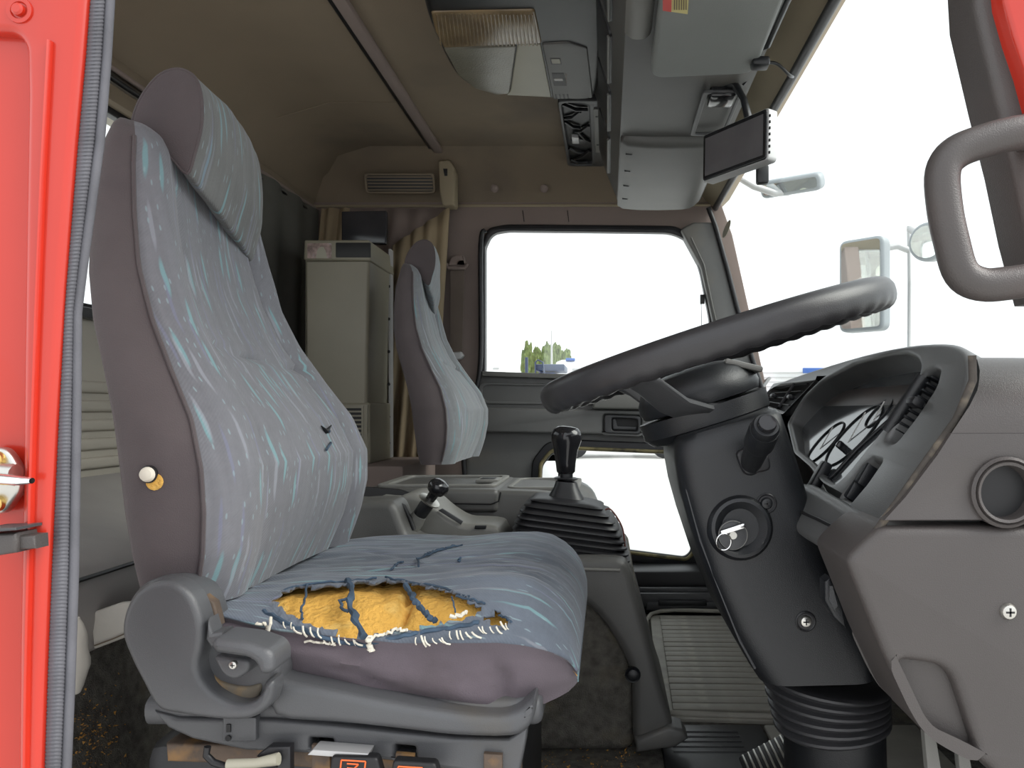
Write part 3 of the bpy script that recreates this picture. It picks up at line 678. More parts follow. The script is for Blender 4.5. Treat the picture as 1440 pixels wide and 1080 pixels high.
    if torn:
        md = cu.modifiers.new('thickness', 'SOLIDIFY'); md.thickness = 0.0022; md.offset = 0
    cs = mesh('cushion_side', vs, side + [fs[-2]], M['mauve_fabric'] if torn else M['side_fabric'], root, 70, flip=None); tag(cs, 'plain mauve brown fabric along the cushion side')
    if torn:
        R2_, U2 = cushion_rings(0.0085, 60, 60); mm = len(R2_[0])
        for r in R2_:
            for v in r:
                n1 = noise.noise(Vector((v.x * 30, v.y * 30, 0))); v.z += 0.0035 * n1 + 0.0012 * noise.noise(Vector((v.x * 120, v.y * 120, 3)))
                px, py = to_px(v)
                if 555 < px < 590 and 822 < py < 880: v.z -= 0.016 * math.exp(-((px - 572 + (py - 850) * .35) / 7) ** 2)
                if 384 < px < 680: v.z -= 0.004 * math.exp(-((px - 545 - (py - 850) * .2) / 5) ** 2)
        v2, f2 = rings_data(R2_, True, True); fo = mesh('foam_pad', v2, f2, M['foam'], root, 60, flip=None); tag(fo, 'exposed crumbly orange foam inside the cushion')
    return root, TC, R
seat, TC0, CR = make_seat('worn seat nearest the open door with torn cushion and exposed orange foam', True)
pseat, _, _ = make_seat('smaller looking passenger seat beside the far door in clean striped fabric', False, 1.165, 0.005, 0.062, -0.02, 'fab_pass')
pseat['label'] = 'intact patterned passenger seat beside the far door'

def cushion_pt(px, py, lift=0.002):
    """point on the cushion surface seen at a pixel: nearest ring vertex to that ray"""
    best = None; bd = 1e9
    for r in CR:
        for v in r[6:80]:
            a, b = to_px(v); d = (a - px) ** 2 + (b - py) ** 2
            if d < bd: bd = d; best = v
    return best + Vector((0, -lift * 0.7, lift))
def thread(name, pxs, r, m, lift=0.003, n=5, jit=0.0):
    P = [cushion_pt(x, y, lift) for x, y in pxs]; pts = []
    P3 = []
    for i in range(len(P) - 1):
        for k in range(n):
            t = k / n; P3.append(P[i].lerp(P[i + 1], t) + Vector((random.uniform(-jit, jit), random.uniform(-jit, jit), random.uniform(-jit, jit))))
    P3.append(P[-1]); return tube(name, P3, r, m, seat, 6)
# torn fabric strips hanging across the hole, built slightly above the foam
thread('torn_strip', [(490, 818), (495, 835), (494, 852), (502, 872), (512, 896)], [0.0035 + 0.001 * math.sin(i) for i in range(21)], M['blue_thread'], 0.004, 5, 0.0012)
thread('torn_strip', [(574, 828), (584, 845), (592, 860), (606, 874), (614, 880)], [0.003 + 0.0008 * math.sin(i * 2) for i in range(21)], M['blue_thread'], 0.004, 5, 0.0012)
thread('torn_strip', [(434, 826), (431, 845), (427, 862), (426, 873)], 0.0013, M['blue_thread'], 0.004, 5, 0.0008)
thread('torn_strip', [(494, 846), (480, 850), (482, 862), (488, 866)], 0.0016, M['blue_thread'], 0.004, 5, 0.001)
thread('torn_strip', [(636, 842), (640, 852), (643, 862)], 0.0009, M['blue_thread'], 0.003, 5, 0.0006)
for a in ([(552, 804), (558, 796), (568, 792)], [(590, 800), (588, 790), (600, 783), (606, 780)], [(596, 786), (622, 775), (640, 770)], [(645, 792), (648, 787)], [(602, 782), (615, 776), (628, 772), (650, 768)], [(700, 868), (712, 872), (720, 878)], [(640, 843), (665, 848), (684, 852)],
          [(400, 833), (440, 824), (490, 820), (530, 816)], [(545, 816), (580, 822), (620, 830), (660, 842)]):
    thread('frayed_thread', a, 0.0013, M['blue_thread'], 0.003, 6, 0.0014)
# frayed rolled edge below the tear
thread('rolled_hem', [(372, 862), (400, 876), (440, 892), (480, 902), (515, 906), (560, 900), (600, 893), (640, 884), (672, 874)], 0.0026, M['fab_cushion'] if False else M['blue_thread'], 0.001, 5, 0.0012)
thread('frayed_white_thread', [(522, 898), (521, 910), (524, 918), (519, 928)], [0.004, 0.003, 0.003, 0.0025, 0.003, 0.002, 0.003, 0.0025, 0.003, 0.002, 0.003, 0.0025, 0.003, 0.0035, 0.003, 0.002], M['thread'], 0.004, 5, 0.0018)
thread('frayed_white_thread', [(526, 900), (540, 894), (556, 890), (572, 888)], 0.0016, M['thread'], 0.004, 6, 0.0018)
thread('frayed_white_thread', [(636, 872), (650, 868), (656, 864)], 0.0022, M['thread'], 0.004, 5, 0.0016)
thread('frayed_white_thread', [(384, 873), (382, 885), (380, 897)], 0.0016, M['thread'], 0.006, 4, 0.0004)
thread('frayed_white_thread', [(360, 880), (372, 884), (378, 890)], 0.0014, M['thread'], 0.004, 5, 0.0016)
thread('frayed_white_thread', [(430, 915), (446, 911), (460, 914), (474, 914)], 0.0012, M['thread'], 0.004, 6, 0.0016)
# hand stitches along the repaired seam
stx = [(402 + i * 9.5, 884 + i * 2.2) for i in range(12)] + [(588 + i * 8.0, 908 - i * 1.6 + (i % 3)) for i in range(17)]
st_me = None
for i, (x, y) in enumerate(stx):
    p = cushion_pt(x, y, 0.003)
    if st_me is None:
        vs_, fs_ = tube_data([(-0.002, 0, 0.004), (-0.001, -0.002, 0.001), (0.0005, -0.002, -0.002), (0.0022, 0, -0.0045)], 0.0008, 5)
        o = mesh('stitch', vs_, fs_, M['thread'], seat); st_me = o.data
    else:
        o = clean(bpy.data.objects.new('stitch', st_me), seat)
    o.location = p; o.rotation_euler = (random.uniform(-.3, .3), random.uniform(-.6, .5), random.uniform(-.3, .3)); s = random.uniform(.8, 1.3); o.scale = (s, s, s)
# small rip in the backrest, button hole on the side
rip = W(455, 603, 1.075)
# tension button with foam showing in the side panel
cbt = W(209, 667, 0.772)
lathe('foam_hole', [(0.0085, -0.004), (0.0085, 0.0012), (0.006, 0.0018)], cbt + Vector((0.005, 0.002, -0.0075)), (0, -1, 0.0), M['foam'], seat, 16)
bt = lathe('recliner_button', [(0.0075, -0.006), (0.0075, 0.003), (0.006, 0.006), (0.003, 0.0072)], cbt, (0, -1, 0), M['thread'], seat, 18)
lathe('button_ring', [(0.0088, -0.004), (0.0088, 0.001), (0.0078, 0.0015)], cbt, (0, -1, 0), M['black'], bt, 18)
# ---------------- recliner cover, lever, base tray
YS = 0.735
cov = [(168, 900), (169, 868), (180, 840), (198, 822), (220, 815), (246, 817), (268, 832), (282, 855), (290, 885), (293, 905), (310, 912), (384, 925), (386, 975), (378, 992), (362, 1008), (340, 1015), (300, 1014), (250, 1008), (216, 998), (196, 962), (180, 930)]
cpoly = smooth2([(WX(x, YS + .02), WZ(y, YS + .02)) for x, y in cov], 4)
rc = prism('recliner_cover', cpoly, Vector((0, YS + 0.022, 0)), AX, 0.045, M['seat_plastic'], seat, 0.010, 4)
hi = [(170, 895), (172, 866), (183, 841), (200, 825), (222, 818), (246, 820), (266, 835), (278, 858), (284, 885), (282, 910), (277, 935), (282, 955), (300, 976), (328, 990), (352, 989), (366, 976), (372, 960), (384, 962), (378, 992), (360, 1008), (338, 1014), (300, 1013), (252, 1006), (220, 997), (198, 960), (182, 928)]
prism('cover_moulding', smooth2([(WX(x, YS), WZ(y, YS)) for x, y in hi], 4), Vector((0, YS, 0)), AX, 0.024, M['seat_plastic'], rc, 0.007, 5)
dm = mat('dusty_pocket', (0.15, 0.13, 0.10), 0.9, 0.2, 40, 0.4, 200, col2=(0.34, 0.19, 0.05), thr=0.44, vs2=14)
prism('dusty_pocket', smooth2([(WX(x, YS + .02), WZ(y, YS + .02)) for x, y in [(290, 940), (310, 958), (345, 966), (366, 962), (364, 978), (345, 992), (318, 990), (296, 972), (284, 952)]], 3), Vector((0, YS + 0.018, 0)), AX, 0.006, dm, rc, 0.003)
lv = panel('recliner_lever', [(293, 908), (300, 898), (345, 903), (376, 914), (384, 926), (384, 944), (376, 951), (362, 950), (358, 934), (345, 926), (300, 920)], 0.705, 0.04, M['seat_plastic'], seat, 0.008, 0.006, 4)
panel('lever_neck', [(292, 870), (298, 890), (314, 888), (312, 904), (296, 912), (288, 900)], 0.735, 0.02, M['seat_plastic'], lv, 0.004)
hubp = panel('lever_hub', [(298, 922), (352, 928), (350, 945), (330, 958), (312, 950)], 0.728, 0.03, M['seat_plastic'], lv, 0.004, 0.006)
screw('screw', W(328, 935, 0.727), (0, -1, 0), 0.0042, M['metal'], lv, M['black'])
# rust coloured mechanism visible behind the lever
panel('recliner_bracket', [(286, 838), (300, 848), (306, 870), (308, 880), (298, 882), (288, 860)], 0.765, 0.012, M['rust'], seat, 0.003)
# tray
def tray_ring(inset, z0, z1, lift=0): pass
lip = [(380, 950), (400, 958), (470, 972), (560, 990), (640, 1003), (700, 1007), (728, 1000), (744, 988), (752, 984), (752, 1002), (744, 1024), (718, 1038), (640, 1037), (560, 1028), (470, 1018), (384, 1008)]
YT = 0.765
tr_poly = smooth2([(WX(x, YT), WZ(y, YT)) for x, y in lip], 3)
tray = prism('seat_tray', tr_poly, Vector((0, YT, 0)), AX, 0.05, M['seat_plastic'], seat, 0.009, 5)
low = [(215, 1000), (250, 1010), (384, 1012), (470, 1020), (560, 1030), (640, 1038), (715, 1040), (742, 1022), (738, 1050), (730, 1090), (705, 1140), (690, 1140), (688, 1090), (660, 1086), (625, 1082), (560, 1072), (470, 1062), (345, 1056), (270, 1040), (235, 1024)]
notches = [pxpoly([(435, 1038), (468, 1040), (468, 1056), (435, 1052)], YT + .018, 0.002), pxpoly([(555, 1048), (584, 1051), (584, 1068), (555, 1064)], YT + .018, 0.002)]
plate('tray_skirt', [(WX(x, YT + .018), WZ(y, YT + .018)) for x, y in low], notches, Vector((0, YT + 0.018, 0)), AX, 0.03, M['seat_plastic'], seat, 0.004)
# tray front and far side so that the base is a solid object
prism('tray_front', rnd([(0.79, WZ(1038, YT)), (1.25, WZ(1038, YT)), (1.26, 0.345), (1.20, 0.352), (0.83, 0.340), (0.785, 0.325)], 0.02), Vector((-0.065, 0, 0)), FRX, 0.40, M['seat_plastic'], seat, 0.008)
prism('slot_bracket', rnd([(WX(305, YT), WZ(1016, YT)), (WX(352, YT), WZ(1016, YT)), (WX(352, YT), WZ(1050, YT)), (WX(305, YT), WZ(1050, YT))], 0.002), Vector((0, YT + 0.012, 0)), AX, 0.01, M['seat_plastic'], seat, 0.001)
panel('slot', [(318, 1019), (324, 1019), (324, 1030), (318, 1030)], YT + 0.0105, 0.002, M['black'], seat, 0.0)
lathe('slot_hole', [(0.0028, -0.001), (0.0028, 0.001)], W(321, 1038, YT + 0.011), (0, -1, 0), M['black'], seat, 12)
# rails, suspension and hardware below
YRR = 0.80
rail = panel('slide_rail', [(232, 1046), (400, 1050), (560, 1066), (730, 1084), (730, 1110), (560, 1092), (400, 1078), (234, 1072)], YRR, 0.03, M['rust'], seat, 0.004)
for px, py in ((452, 1050), (570, 1062), (694, 1062)): panel('rail_tab', [(px - 14, py - 2), (px + 12, py), (px + 12, py + 42), (px - 14, py + 40)], 0.777, 0.006, M['rust'], rail, 0.001)
panel('slide_plate', [(440, 1054), (518, 1060), (515, 1068), (432, 1062)], 0.762, 0.02, M['steel'], seat, 0.001)
lbl = panel('warning_label_plate', [(465, 1064), (530, 1066), (538, 1095), (462, 1095)], 0.756, 0.012, M['black'], seat, 0.003, 0.004)
lb2 = panel('warning_label_plate', [(552, 1070), (612, 1074), (620, 1100), (548, 1100)], 0.756, 0.012, M['black'], seat, 0.003, 0.004)
for l_, x0, y0_ in ((lbl, 480, 1069), (lb2, 560, 1078)):
    mb = MB()
    for a, b in (((0, 0), (34, 2)), ((34, 2), (31, 26)), ((31, 26), (-3, 24)), ((-3, 24), (0, 0)), ((8, 5), (24, 6)), ((24, 6), (18, 12)), ((18, 12), (8, 11)), ((14, 11), (6, 20)), ((6, 20), (26, 21))):
        v, f = tube_data([W(x0 + a[0], y0_ + a[1], 0.7552), W(x0 + b[0], y0_ + b[1], 0.7552)], 0.0008, 4); mb.add(v, f)
    mb.build('orange_symbol', M['orange'], l_)
tube('cable', [W(x, y, 0.76) for x, y in [(292, 1050), (290, 1062), (300, 1072), (318, 1078), (360, 1079), (390, 1074)]], 0.0035, M['black_rubber'], seat, 8)
tube('metal_link', [W(x, y, 0.757) for x, y in [(320, 1075), (360, 1073), (392, 1067)]], [0.005, 0.0045, 0.006], M['lens_pale'], seat, 10)
panel('link_bracket', [(378, 1050), (408, 1050), (408, 1090), (395, 1090), (360, 1064)], 0.765, 0.01, M['black_rubber'], seat, 0.002)
span('seat_riser', (-0.50, 0.84, 0.0), (-0.10, 1.22, 0.262), M['black_rubber'], seat, 0.02)
# passenger seat stand
span('seat_riser', (-0.50, 2.0, 0.0), (-0.10, 2.38, 0.30), M['black_rubber'], pseat, 0.02)
# rip on the backrest front
def back_pt(px, py):
    best = None; bd = 1e9
    for v in [vv.co for vv in BK.data.vertices][::1]:
        a, b = to_px(v); d = (a - px) ** 2 + (b - py) ** 2
        if d < bd and v.x > -0.47: bd = d; best = v
    return best.copy()
BK = [c for c in seat.children if c.name.startswith('backrest') and 'shell' not in c.name][0]
rp_ = [back_pt(x, y) + Vector((0.003, -0.002, 0)) for x, y in ((449, 600), (456, 606), (464, 601))]
tube('rip', rp_, [0.001, 0.0038, 0.001], M['black'], seat, 8, flat=(0.8, 0.8))
tube('torn_thread', [back_pt(x, y) + Vector((0.004, -0.003, 0)) for x, y in ((459, 606), (458, 618), (461, 624), (456, 632))], 0.0016, M['blue_thread'], seat, 6)

# ================================================================ behind the seat
bk = thing('bunk_mattress', 'dark grey vinyl bunk mattress behind the torn seat', 'mattress')
prof = [(-0.955, 0.30), (-0.70, 0.30), (-0.672, 0.325), (-0.668, 0.37), (-0.685, 0.405), (-0.73, 0.43), (-0.85, 0.465), (-0.950, 0.492)]
slab_xz('mattress_body', smooth2(prof, 4), 0.70, 1.84, M['bunk'], bk, 0.02)
tube('seam_piping', [(-0.676, 0.72, 0.402), (-0.676, 2.08, 0.402)], 0.003, M['plastic_dark'], bk, 6)
bb = thing('bunk_box', 'carpet covered box under the bunk mattress', 'storage box')
slab_xz('base_box', [(-0.96, 0.001), (-0.70, 0.001), (-0.72, 0.292), (-0.96, 0.292)], 0.70, 2.55, M['carpet'], bb, 0.01)
rs_ = span('trim_8', (-0.955, 2.12, 0.296), (-0.55, 2.52, 0.470), M['pillar'], None, 0.01); tag(rs_, 'brown raised step under the tall cabinet', 'step', kind='structure')
cl = panel('folded_cloth', [(127, 862), (168, 848), (196, 846), (196, 882), (178, 896), (131, 914)], 1.02, 0.008, M['white_cloth'], None, 0.003, 0.004); tag(cl, 'off-white folded cloth flap hanging below the bunk mattress', 'cloth')
tube('hem', [W(x, y, 1.017) for x, y in [(133, 908), (160, 898), (180, 889)]], 0.001, M['ink'], cl, 6)
rag = thing('crumpled_rag', 'crumpled pale rag low behind the door seal', 'cloth')
vs_, fs_ = [], []
rg = []
for k in range(12):
    t = k / 11; ring = []
    for j in range(14):
        a = 2 * math.pi * j / 14; r = 0.42 * (0.022 + 0.012 * math.sin(t * 3.1)) * (1 + 0.25 * noise.noise(Vector((math.cos(a) * 2, math.sin(a) * 2, t * 4))))
        c0 = W(100 + 6 * math.sin(t * 3), 870 + 105 * t, 0.80); ring.append(c0 + Vector((math.cos(a) * r * 0.8, math.sin(a) * r, 0)))
    rg.append(ring)
v, f = rings_data(rg); mesh('cloth_body', v, f, M['white_cloth'], rag, 60)
# foam crumbs on the carpet
cr = MB()
for i in range(420):
    if i < 260: x = random.gauss(-0.63, 0.03); y = random.gauss(0.93, 0.07); 
    else: x = random.uniform(-0.12, 0.06); y = random.gauss(1.36, 0.05)
    s = random.uniform(0.001, 0.0035); z = 0.001
    if i >= 260: pass
    c0 = Vector((x, y, z + s * .3))
    if i < 200: zz = min(0.28, max(0.01, random.gauss(0.165, 0.03))); c0 = Vector((-0.6985 - 0.02 * zz / 0.294, random.gauss(1.075, 0.035), zz))
    vv = [c0 + Vector((random.uniform(-1, 1), random.uniform(-1, 1), random.uniform(-.4, 1))) * s for _ in range(4)]
    cr.add(vv, [(0, 1, 2), (0, 2, 3), (0, 3, 1), (1, 3, 2)])
o = cr.build('foam_crumbs', M['crumb'], None); tag(o, 'orange foam crumbs scattered over the dark carpet around the torn seat', 'crumbs', kind='stuff')

# ================================================================ far corner: cabinet, curtain, panel, belt
cab = thing('tall_cabinet', 'tall olive grey cooler cabinet in the rear corner', 'cabinet')
Yc0 = 2.20
def cabpx(x, y): return (WX(x, Yc0), WZ(y, Yc0))
prism('cabinet_body', rnd([cabpx(428, 364), cabpx(520, 364), cabpx(516, 572), cabpx(428, 572)], 0.006), Vector((0, Yc0, 0)), AX, 0.22, M['cab_olive'], cab, 0.010, 4)
prism('cabinet_base', rnd([cabpx(424, 566), cabpx(521, 566), cabpx(521, 652), cabpx(424, 652)], 0.006), Vector((0, Yc0 - 0.004, 0)), AX, 0.226, M['cab_olive'], cab, 0.008, 4)
top_ = prism('control_head', rnd([cabpx(429, 338), cabpx(520, 338), cabpx(523, 368), cabpx(428, 366)], 0.006), Vector((0, Yc0 - 0.008, 0)), AX, 0.235, M['cab_olive'], cab, 0.006, 4)
panel('display', [(472, 341), (521, 341), (521, 362), (472, 362)], Yc0 - 0.009, 0.004, M['black'], top_, 0.001, 0.003)
prism('side_flange', [(WX(550, 2.42) - 0.002, WZ(352, 2.42)), (WX(550, 2.42) + .004, WZ(352, 2.42)), (WX(550, 2.42) + .004, 0.475), (WX(550, 2.42) - 0.002, 0.475)], Vector((0, 2.40, 0)), AX, 0.03, M['steel'], cab, 0)
for zz in (1.0, 0.9, 0.8, 0.7, 0.6, 0.52): lathe('screw', [(0.005, 0), (0.004, 0.002)], (WX(547, 2.40), 2.398, zz), (0, -1, 0), M['plastic_dark'], cab, 10)
gr = plate('grille', rnd([cabpx(476, 570), cabpx(512, 570), cabpx(512, 617), cabpx(476, 617)], 0.003), [[cabpx(481, 574 + 6 * k), cabpx(509, 574 + 6 * k), cabpx(509, 577.5 + 6 * k), cabpx(481, 577.5 + 6 * k)] for k in range(7)], Vector((0, Yc0 - 0.006, 0)), AX, 0.006, M['cab_olive'], cab, 0.0004)
panel('grille_backing', [(478, 571), (511, 571), (511, 616), (478, 616)], Yc0 - 0.0045, 0.001, M['black'], gr, 0)
ph = panel('photo_card', [(432, 342), (466, 342), (466, 363), (432, 363)], Yc0 - 0.010, 0.003, M['photo'], None, 0.0005, 0.003); tag(ph, 'small photo of a person stuck on the top of the tall cabinet', 'photo')
panel('photo_figure', [(444, 363), (446, 352), (450, 347), (455, 347), (458, 353), (460, 363)], Yc0 - 0.0106, 0.001, M['lens_pale'], ph, 0, 0.003)
bp_ = panel('black_panel', [(480, 297), (543, 296), (543, 343), (480, 341)], 2.40, 0.02, M['screen'], None, 0.004, 0.004); tag(bp_, 'dark flat panel mounted above the tall cabinet', 'panel')
def curtain(name, label, pts_top, pts_bot, Y, waves):
    vs = []; nx, nz_ = 60, 14
    for j in range(nz_ + 1):
        s = j / nz_
        for i in range(nx + 1):
            t = i / nx; a = Vector(pts_top[0]).lerp(Vector(pts_top[1]), t); b = Vector(pts_bot[0]).lerp(Vector(pts_bot[1]), t); p = a.lerp(b, s)
            y = Y + 0.016 * math.sin(t * waves * 6.28 + s * 2) * (0.4 + 0.6 * s) + 0.006 * noise.noise(Vector((t * 9, s * 4, waves)))
            vs.append(Vector((WX(p.x, Y), y, WZ(p.y, Y))))
    w = nx + 1; fs = [(j * w + i, j * w + i + 1, (j + 1) * w + i + 1, (j + 1) * w + i) for j in range(nz_) for i in range(nx)]
    o = mesh(name, vs, fs, M['curtain'], None, 80); md = o.modifiers.new('thickness', 'SOLIDIFY'); md.thickness = 0.003
    return tag(o, label, 'curtain')
curtain('curtain', 'beige curtain gathered behind the passenger headrest', ((552, 345), (632, 292)), ((535, 660), (608, 660)), 2.53, 4)
curtain('curtain', 'beige curtain strip hanging left of the dark flat panel', ((452, 293), (492, 293)), ((420, 640), (440, 640)), 2.50, 2)
curtain('curtain', 'brown curtain hanging flat behind the tall cabinet', ((470, 294), (630, 294)), ((420, 660), (600, 660)), 2.56, 5).data.materials[0] = M['pillar']
dc = thing('dark_drape', 'dark grey drape over the rear corner behind the seats', 'curtain')
vs = []; nx = 60
for j in range(11):
    for i in range(nx + 1):
        y = 1.86 + (2.54 - 1.86) * i / nx; z = 1.27 - 0.8 * j / 10
        vs.append(Vector((BX + 0.035 + 0.006 * math.sin(i * 0.45 + j * .1), y, z)))
fs = [(j * (nx + 1) + i, j * (nx + 1) + i + 1, (j + 1) * (nx + 1) + i + 1, (j + 1) * (nx + 1) + i) for j in range(10) for i in range(nx)]
M['drape'] = mat('dark_drape', (0.085, 0.083, 0.072), 0.9, 0.15, 8, 0.3, 400)
mesh('drape_cloth', vs, fs, M['drape'], dc, 80)
# seat belt
sb = thing('seat_belt', 'brown seat belt hanging on the pillar beside the passenger seat', 'seat belt')
panel('belt_anchor', [(629, 374), (633, 362), (640, 358), (652, 358), (656, 374)], 2.555, 0.03, M['pillar'], sb, 0.006, 0.004)
tube('anchor_loop', [W(x, y, 2.55) for x, y in [(628, 371), (630, 377), (654, 377), (657, 371)]], 0.006, M['pillar'], sb, 8)
panel('belt_webbing', [(633, 377), (653, 377), (650, 495), (633, 495)], 2.565, 0.003, M['belt'], sb, 0.0005)
panel('belt_guide', [(629, 496), (648, 494), (652, 500), (648, 505), (636, 507), (629, 505)], 2.55, 0.02, M['steel'], sb, 0.004, 0.003)
panel('belt_tongue', [(630, 505), (642, 505), (641, 512), (638, 518), (630, 519)], 2.54, 0.004, M['chrome'], sb, 0.001, 0.002)
# ================================================================ centre tunnel, floor, consoles
tu = span('trim_7', (-0.62, 1.41, 0.0), (0.055, 1.95, 0.325), M['carpet'], None, 0.03, 4); tag(tu, 'carpet covered engine tunnel beside the driver seat', 'tunnel', kind='structure')
gc = thing('gear_console', 'grey plastic gear lever pedestal with ribbed black gaiter', 'console')
ol = smooth2([(730, 792), (800, 786), (866, 786), (884, 798), (896, 835), (912, 895), (930, 965), (946, 1018), (938, 1034), (915, 1044), (893, 1050), (890, 1000), (888, 950), (868, 905), (840, 866), (808, 842), (760, 832), (728, 828)], 3)
prism('pedestal', [(WX(p.x, 1.38), WZ(p.y, 1.38)) for p in ol], Vector((0, 1.38, 0)), AX, 0.30, M['plastic'], gc, 0.016, 4)
tube('moulded_line', [W(x, y, 1.3795) for x, y in [(740, 803), (800, 800), (872, 802)]], 0.003, M['plastic_light'], gc, 8)
lathe('fixing_plug', [(0.014, -0.004), (0.014, 0.0), (0.010, -0.002), (0.010, 0.004), (0.006, 0.006)], W(890, 949, 1.378), (0, -1, 0), M['plastic_dark'], gc, 18)
panel('foot_flange', [(893, 1040), (940, 1022), (960, 1026), (968, 1040), (950, 1052), (895, 1060)], 1.37, 0.05, M['plastic'], gc, 0.008)
rings = []; ng = 9; YG = 1.52
def rrect(hx, hy, r, n=6):
    return rnd([(-hx, -hy), (hx, -hy), (hx, hy), (-hx, hy)], r, n)
for k in range(ng * 4 + 1):
    t = k / (ng * 4); ph_ = (k % 4)
    z = 0.352 + (0.452 - 0.352) * t; hx = 0.040 + 0.064 * math.sqrt(max(0, 1 - t ** 1.7)); bump_ = (0.0, 0.006, 0.0065, 0.001)[ph_]
    cx_ = -0.066 - 0.010 * t
    rings.append([Vector((cx_ + p.x, YG + p.y, z - p.x * 0.13)) for p in rrect(hx + bump_, (hx + bump_) * 0.95, 0.035 * (1 - t * 0.4), 5)])
v, f = rings_data(rings); mesh('gaiter', v, f, M['black_rubber'], gc, 50)
v, f = rings_data([[Vector((-0.066 + p.x, YG + p.y, z - p.x * 0.13)) for p in rrect(h, h * .95, 0.035, 5)] for z, h in ((0.335, 0.112), (0.348, 0.112), (0.353, 0.108))]); mesh('gaiter_frame', v, f, M['plastic'], gc, 50)
gl = thing('gear_lever', 'black gear lever knob on a short shaft above the gaiter', 'gear lever')
v, f = rings_data([[Vector((-0.078 + p.x + s, YG + p.y, z - p.x * .1)) for p in rrect(h, h, h * .7, 5)] for z, h, s in ((0.425, 0.040, 0), (0.440, 0.039, 0), (0.452, 0.034, 0), (0.47, 0.024, 0), (0.482, 0.020, 0), (0.484, 0.012, 0), (0.498, 0.0125, 0))]); mesh('upper_boot', v, f, M['plastic_dark'], gl, 50)
lathe('boot_disc', [(0.010, -0.003), (0.022, -0.001), (0.024, 0.001), (0.020, 0.003), (0.008, 0.002)], Vector((-0.079, YG, 0.487)), (0.05, 0, 1), M['black_rubber'], gl, 24)
tube('shaft', [(-0.080, YG, 0.455), (-0.078, YG, 0.530)], 0.008, M['rust'], gl, 12)
kn = [(z_ - .012, r_ * 1.06, x_) for z_, r_, x_ in [(0.508, .0125, -.079), (0.513, .017, -.079), (0.53, .0185, -.0795), (0.555, .0225, -.0795), (0.573, .0275, -.079), (0.583, .0285, -.078), (0.593, .025, -.076), (0.599, .018, -.075), (0.601, .008, -.075)]]
v, f = rings_data([[Vector((cx_ + r * math.cos(a * math.pi / 10), YG + r * 0.9 * math.sin(a * math.pi / 10), z - (0.12 * r * math.cos(a * math.pi / 10) if z > .548 else 0))) for a in range(20)] for z, r, cx_ in kn])
mesh('knob', v, f, M['gloss_black'], gl, 60)
wr = tube('loose_wire', smooth2([W(x, y, 1.45) for x, y in [(851, 717), (858, 716), (868, 728), (876, 745), (879, 770)]], 5, False), 0.0016, M['wire'], None, 6); tag(wr, 'thin brown wire hanging beside the gaiter', 'wire')

# centre console
cc = thing('centre_console', 'wide grey centre console with lid between the seats', 'console')
Z0 = 0.4535
prof = smooth2([(-0.515, 0.33), (-0.515, 0.40), (-0.512, 0.446), (-0.50, 0.4525), (-0.40, 0.4535), (-0.18, 0.4525), (-0.10, 0.446), (-0.050, 0.432), (-0.028, 0.405), (-0.022, 0.33)], 3)
slab_xz('console_body', prof, 1.625, 1.94, M['plastic'], cc, 0.010)
span('lid', (-0.505, 1.615, 0.408), (-0.225, 1.93, 0.4565), M['plastic'], cc, 0.010, 4)
def rimrect(name, x0, x1, y0, y1, z, r, m, par): return tube(name, [(x0, y0, z), (x1, y0, z), (x1, y1, z), (x0, y1, z)], r, m, par, 8, True)
plate('tray_rim', rnd([(-0.49, 1.66), (-0.235, 1.66), (-0.235, 1.91), (-0.49, 1.91)], 0.02), [rnd([(-0.47, 1.675), (-0.25, 1.675), (-0.25, 1.895), (-0.47, 1.895)], 0.015)], Vector((0, 0, 0.4625)), (Vector((1, 0, 0)), Vector((0, 1, 0)), Vector((0, 0, 1))), 0.007, M['plastic_light'], cc, 0.002)
plate('cup_rim', rnd([(-0.215, 1.67), (-0.06, 1.67), (-0.06, 1.91), (-0.215, 1.91)], 0.03), [rnd([(-0.205, 1.68), (-0.075, 1.68), (-0.075, 1.90), (-0.205, 1.90)], 0.03)], Vector((0, 0, 0.456)), (Vector((1, 0, 0)), Vector((0, 1, 0)), Vector((0, 0, 1))), 0.012, M['plastic_light'], cc, 0.002)
rbox('socket_frame', Vector((-0.265, 1.76, 0.463)), (0.05, 0.07, 0.008), M['plastic_light'], cc, 0.002)
rbox('socket', Vector((-0.265, 1.755, 0.4665)), (0.032, 0.04, 0.003), M['black'], cc, 0.001)
tube('lid_gap', [W(x, y, 1.614) for x, y in [(600, 707), (690, 709), (701, 705), (704, 692)]], 0.0018, M['black'], cc, 6)
# handbrake console
hc = thing('handbrake_console', 'grey handbrake housing between the torn seat and the centre console', 'console')
ol = smooth2([(440, 712), (500, 705), (540, 704), (556, 710), (566, 735), (576, 755), (600, 762), (640, 764), (650, 790), (440, 800)], 3)
prism('housing_hump', [(WX(p.x, 1.36), WZ(p.y, 1.36)) for p in ol], Vector((0, 1.355, 0)), AX, 0.08, M['plastic'], hc, 0.014, 4)
ol = smooth2([(510, 712), (545, 706), (575, 694), (600, 702), (625, 722), (648, 735), (672, 737), (694, 739), (704, 748), (706, 790), (510, 800)], 3)
prism('housing_body', [(WX(p.x, 1.47), WZ(p.y, 1.47)) for p in ol], Vector((0, 1.465, 0)), AX, 0.12, M['plastic_light'], hc, 0.012, 4)
panel('front_cavity', [(500, 684), (560, 688), (598, 700), (598, 740), (500, 740)], 1.60, 0.01, M['black'], hc, 0.002)
panel('slot_recess', [(616, 718), (622, 715), (651, 733), (648, 738)], 1.463, 0.004, M['plastic_mid'], hc, 0.001)
panel('hinge_plate', [(668, 739), (684, 739), (683, 744), (667, 744)], 1.463, 0.004, M['plastic_dark'], hc, 0.001)
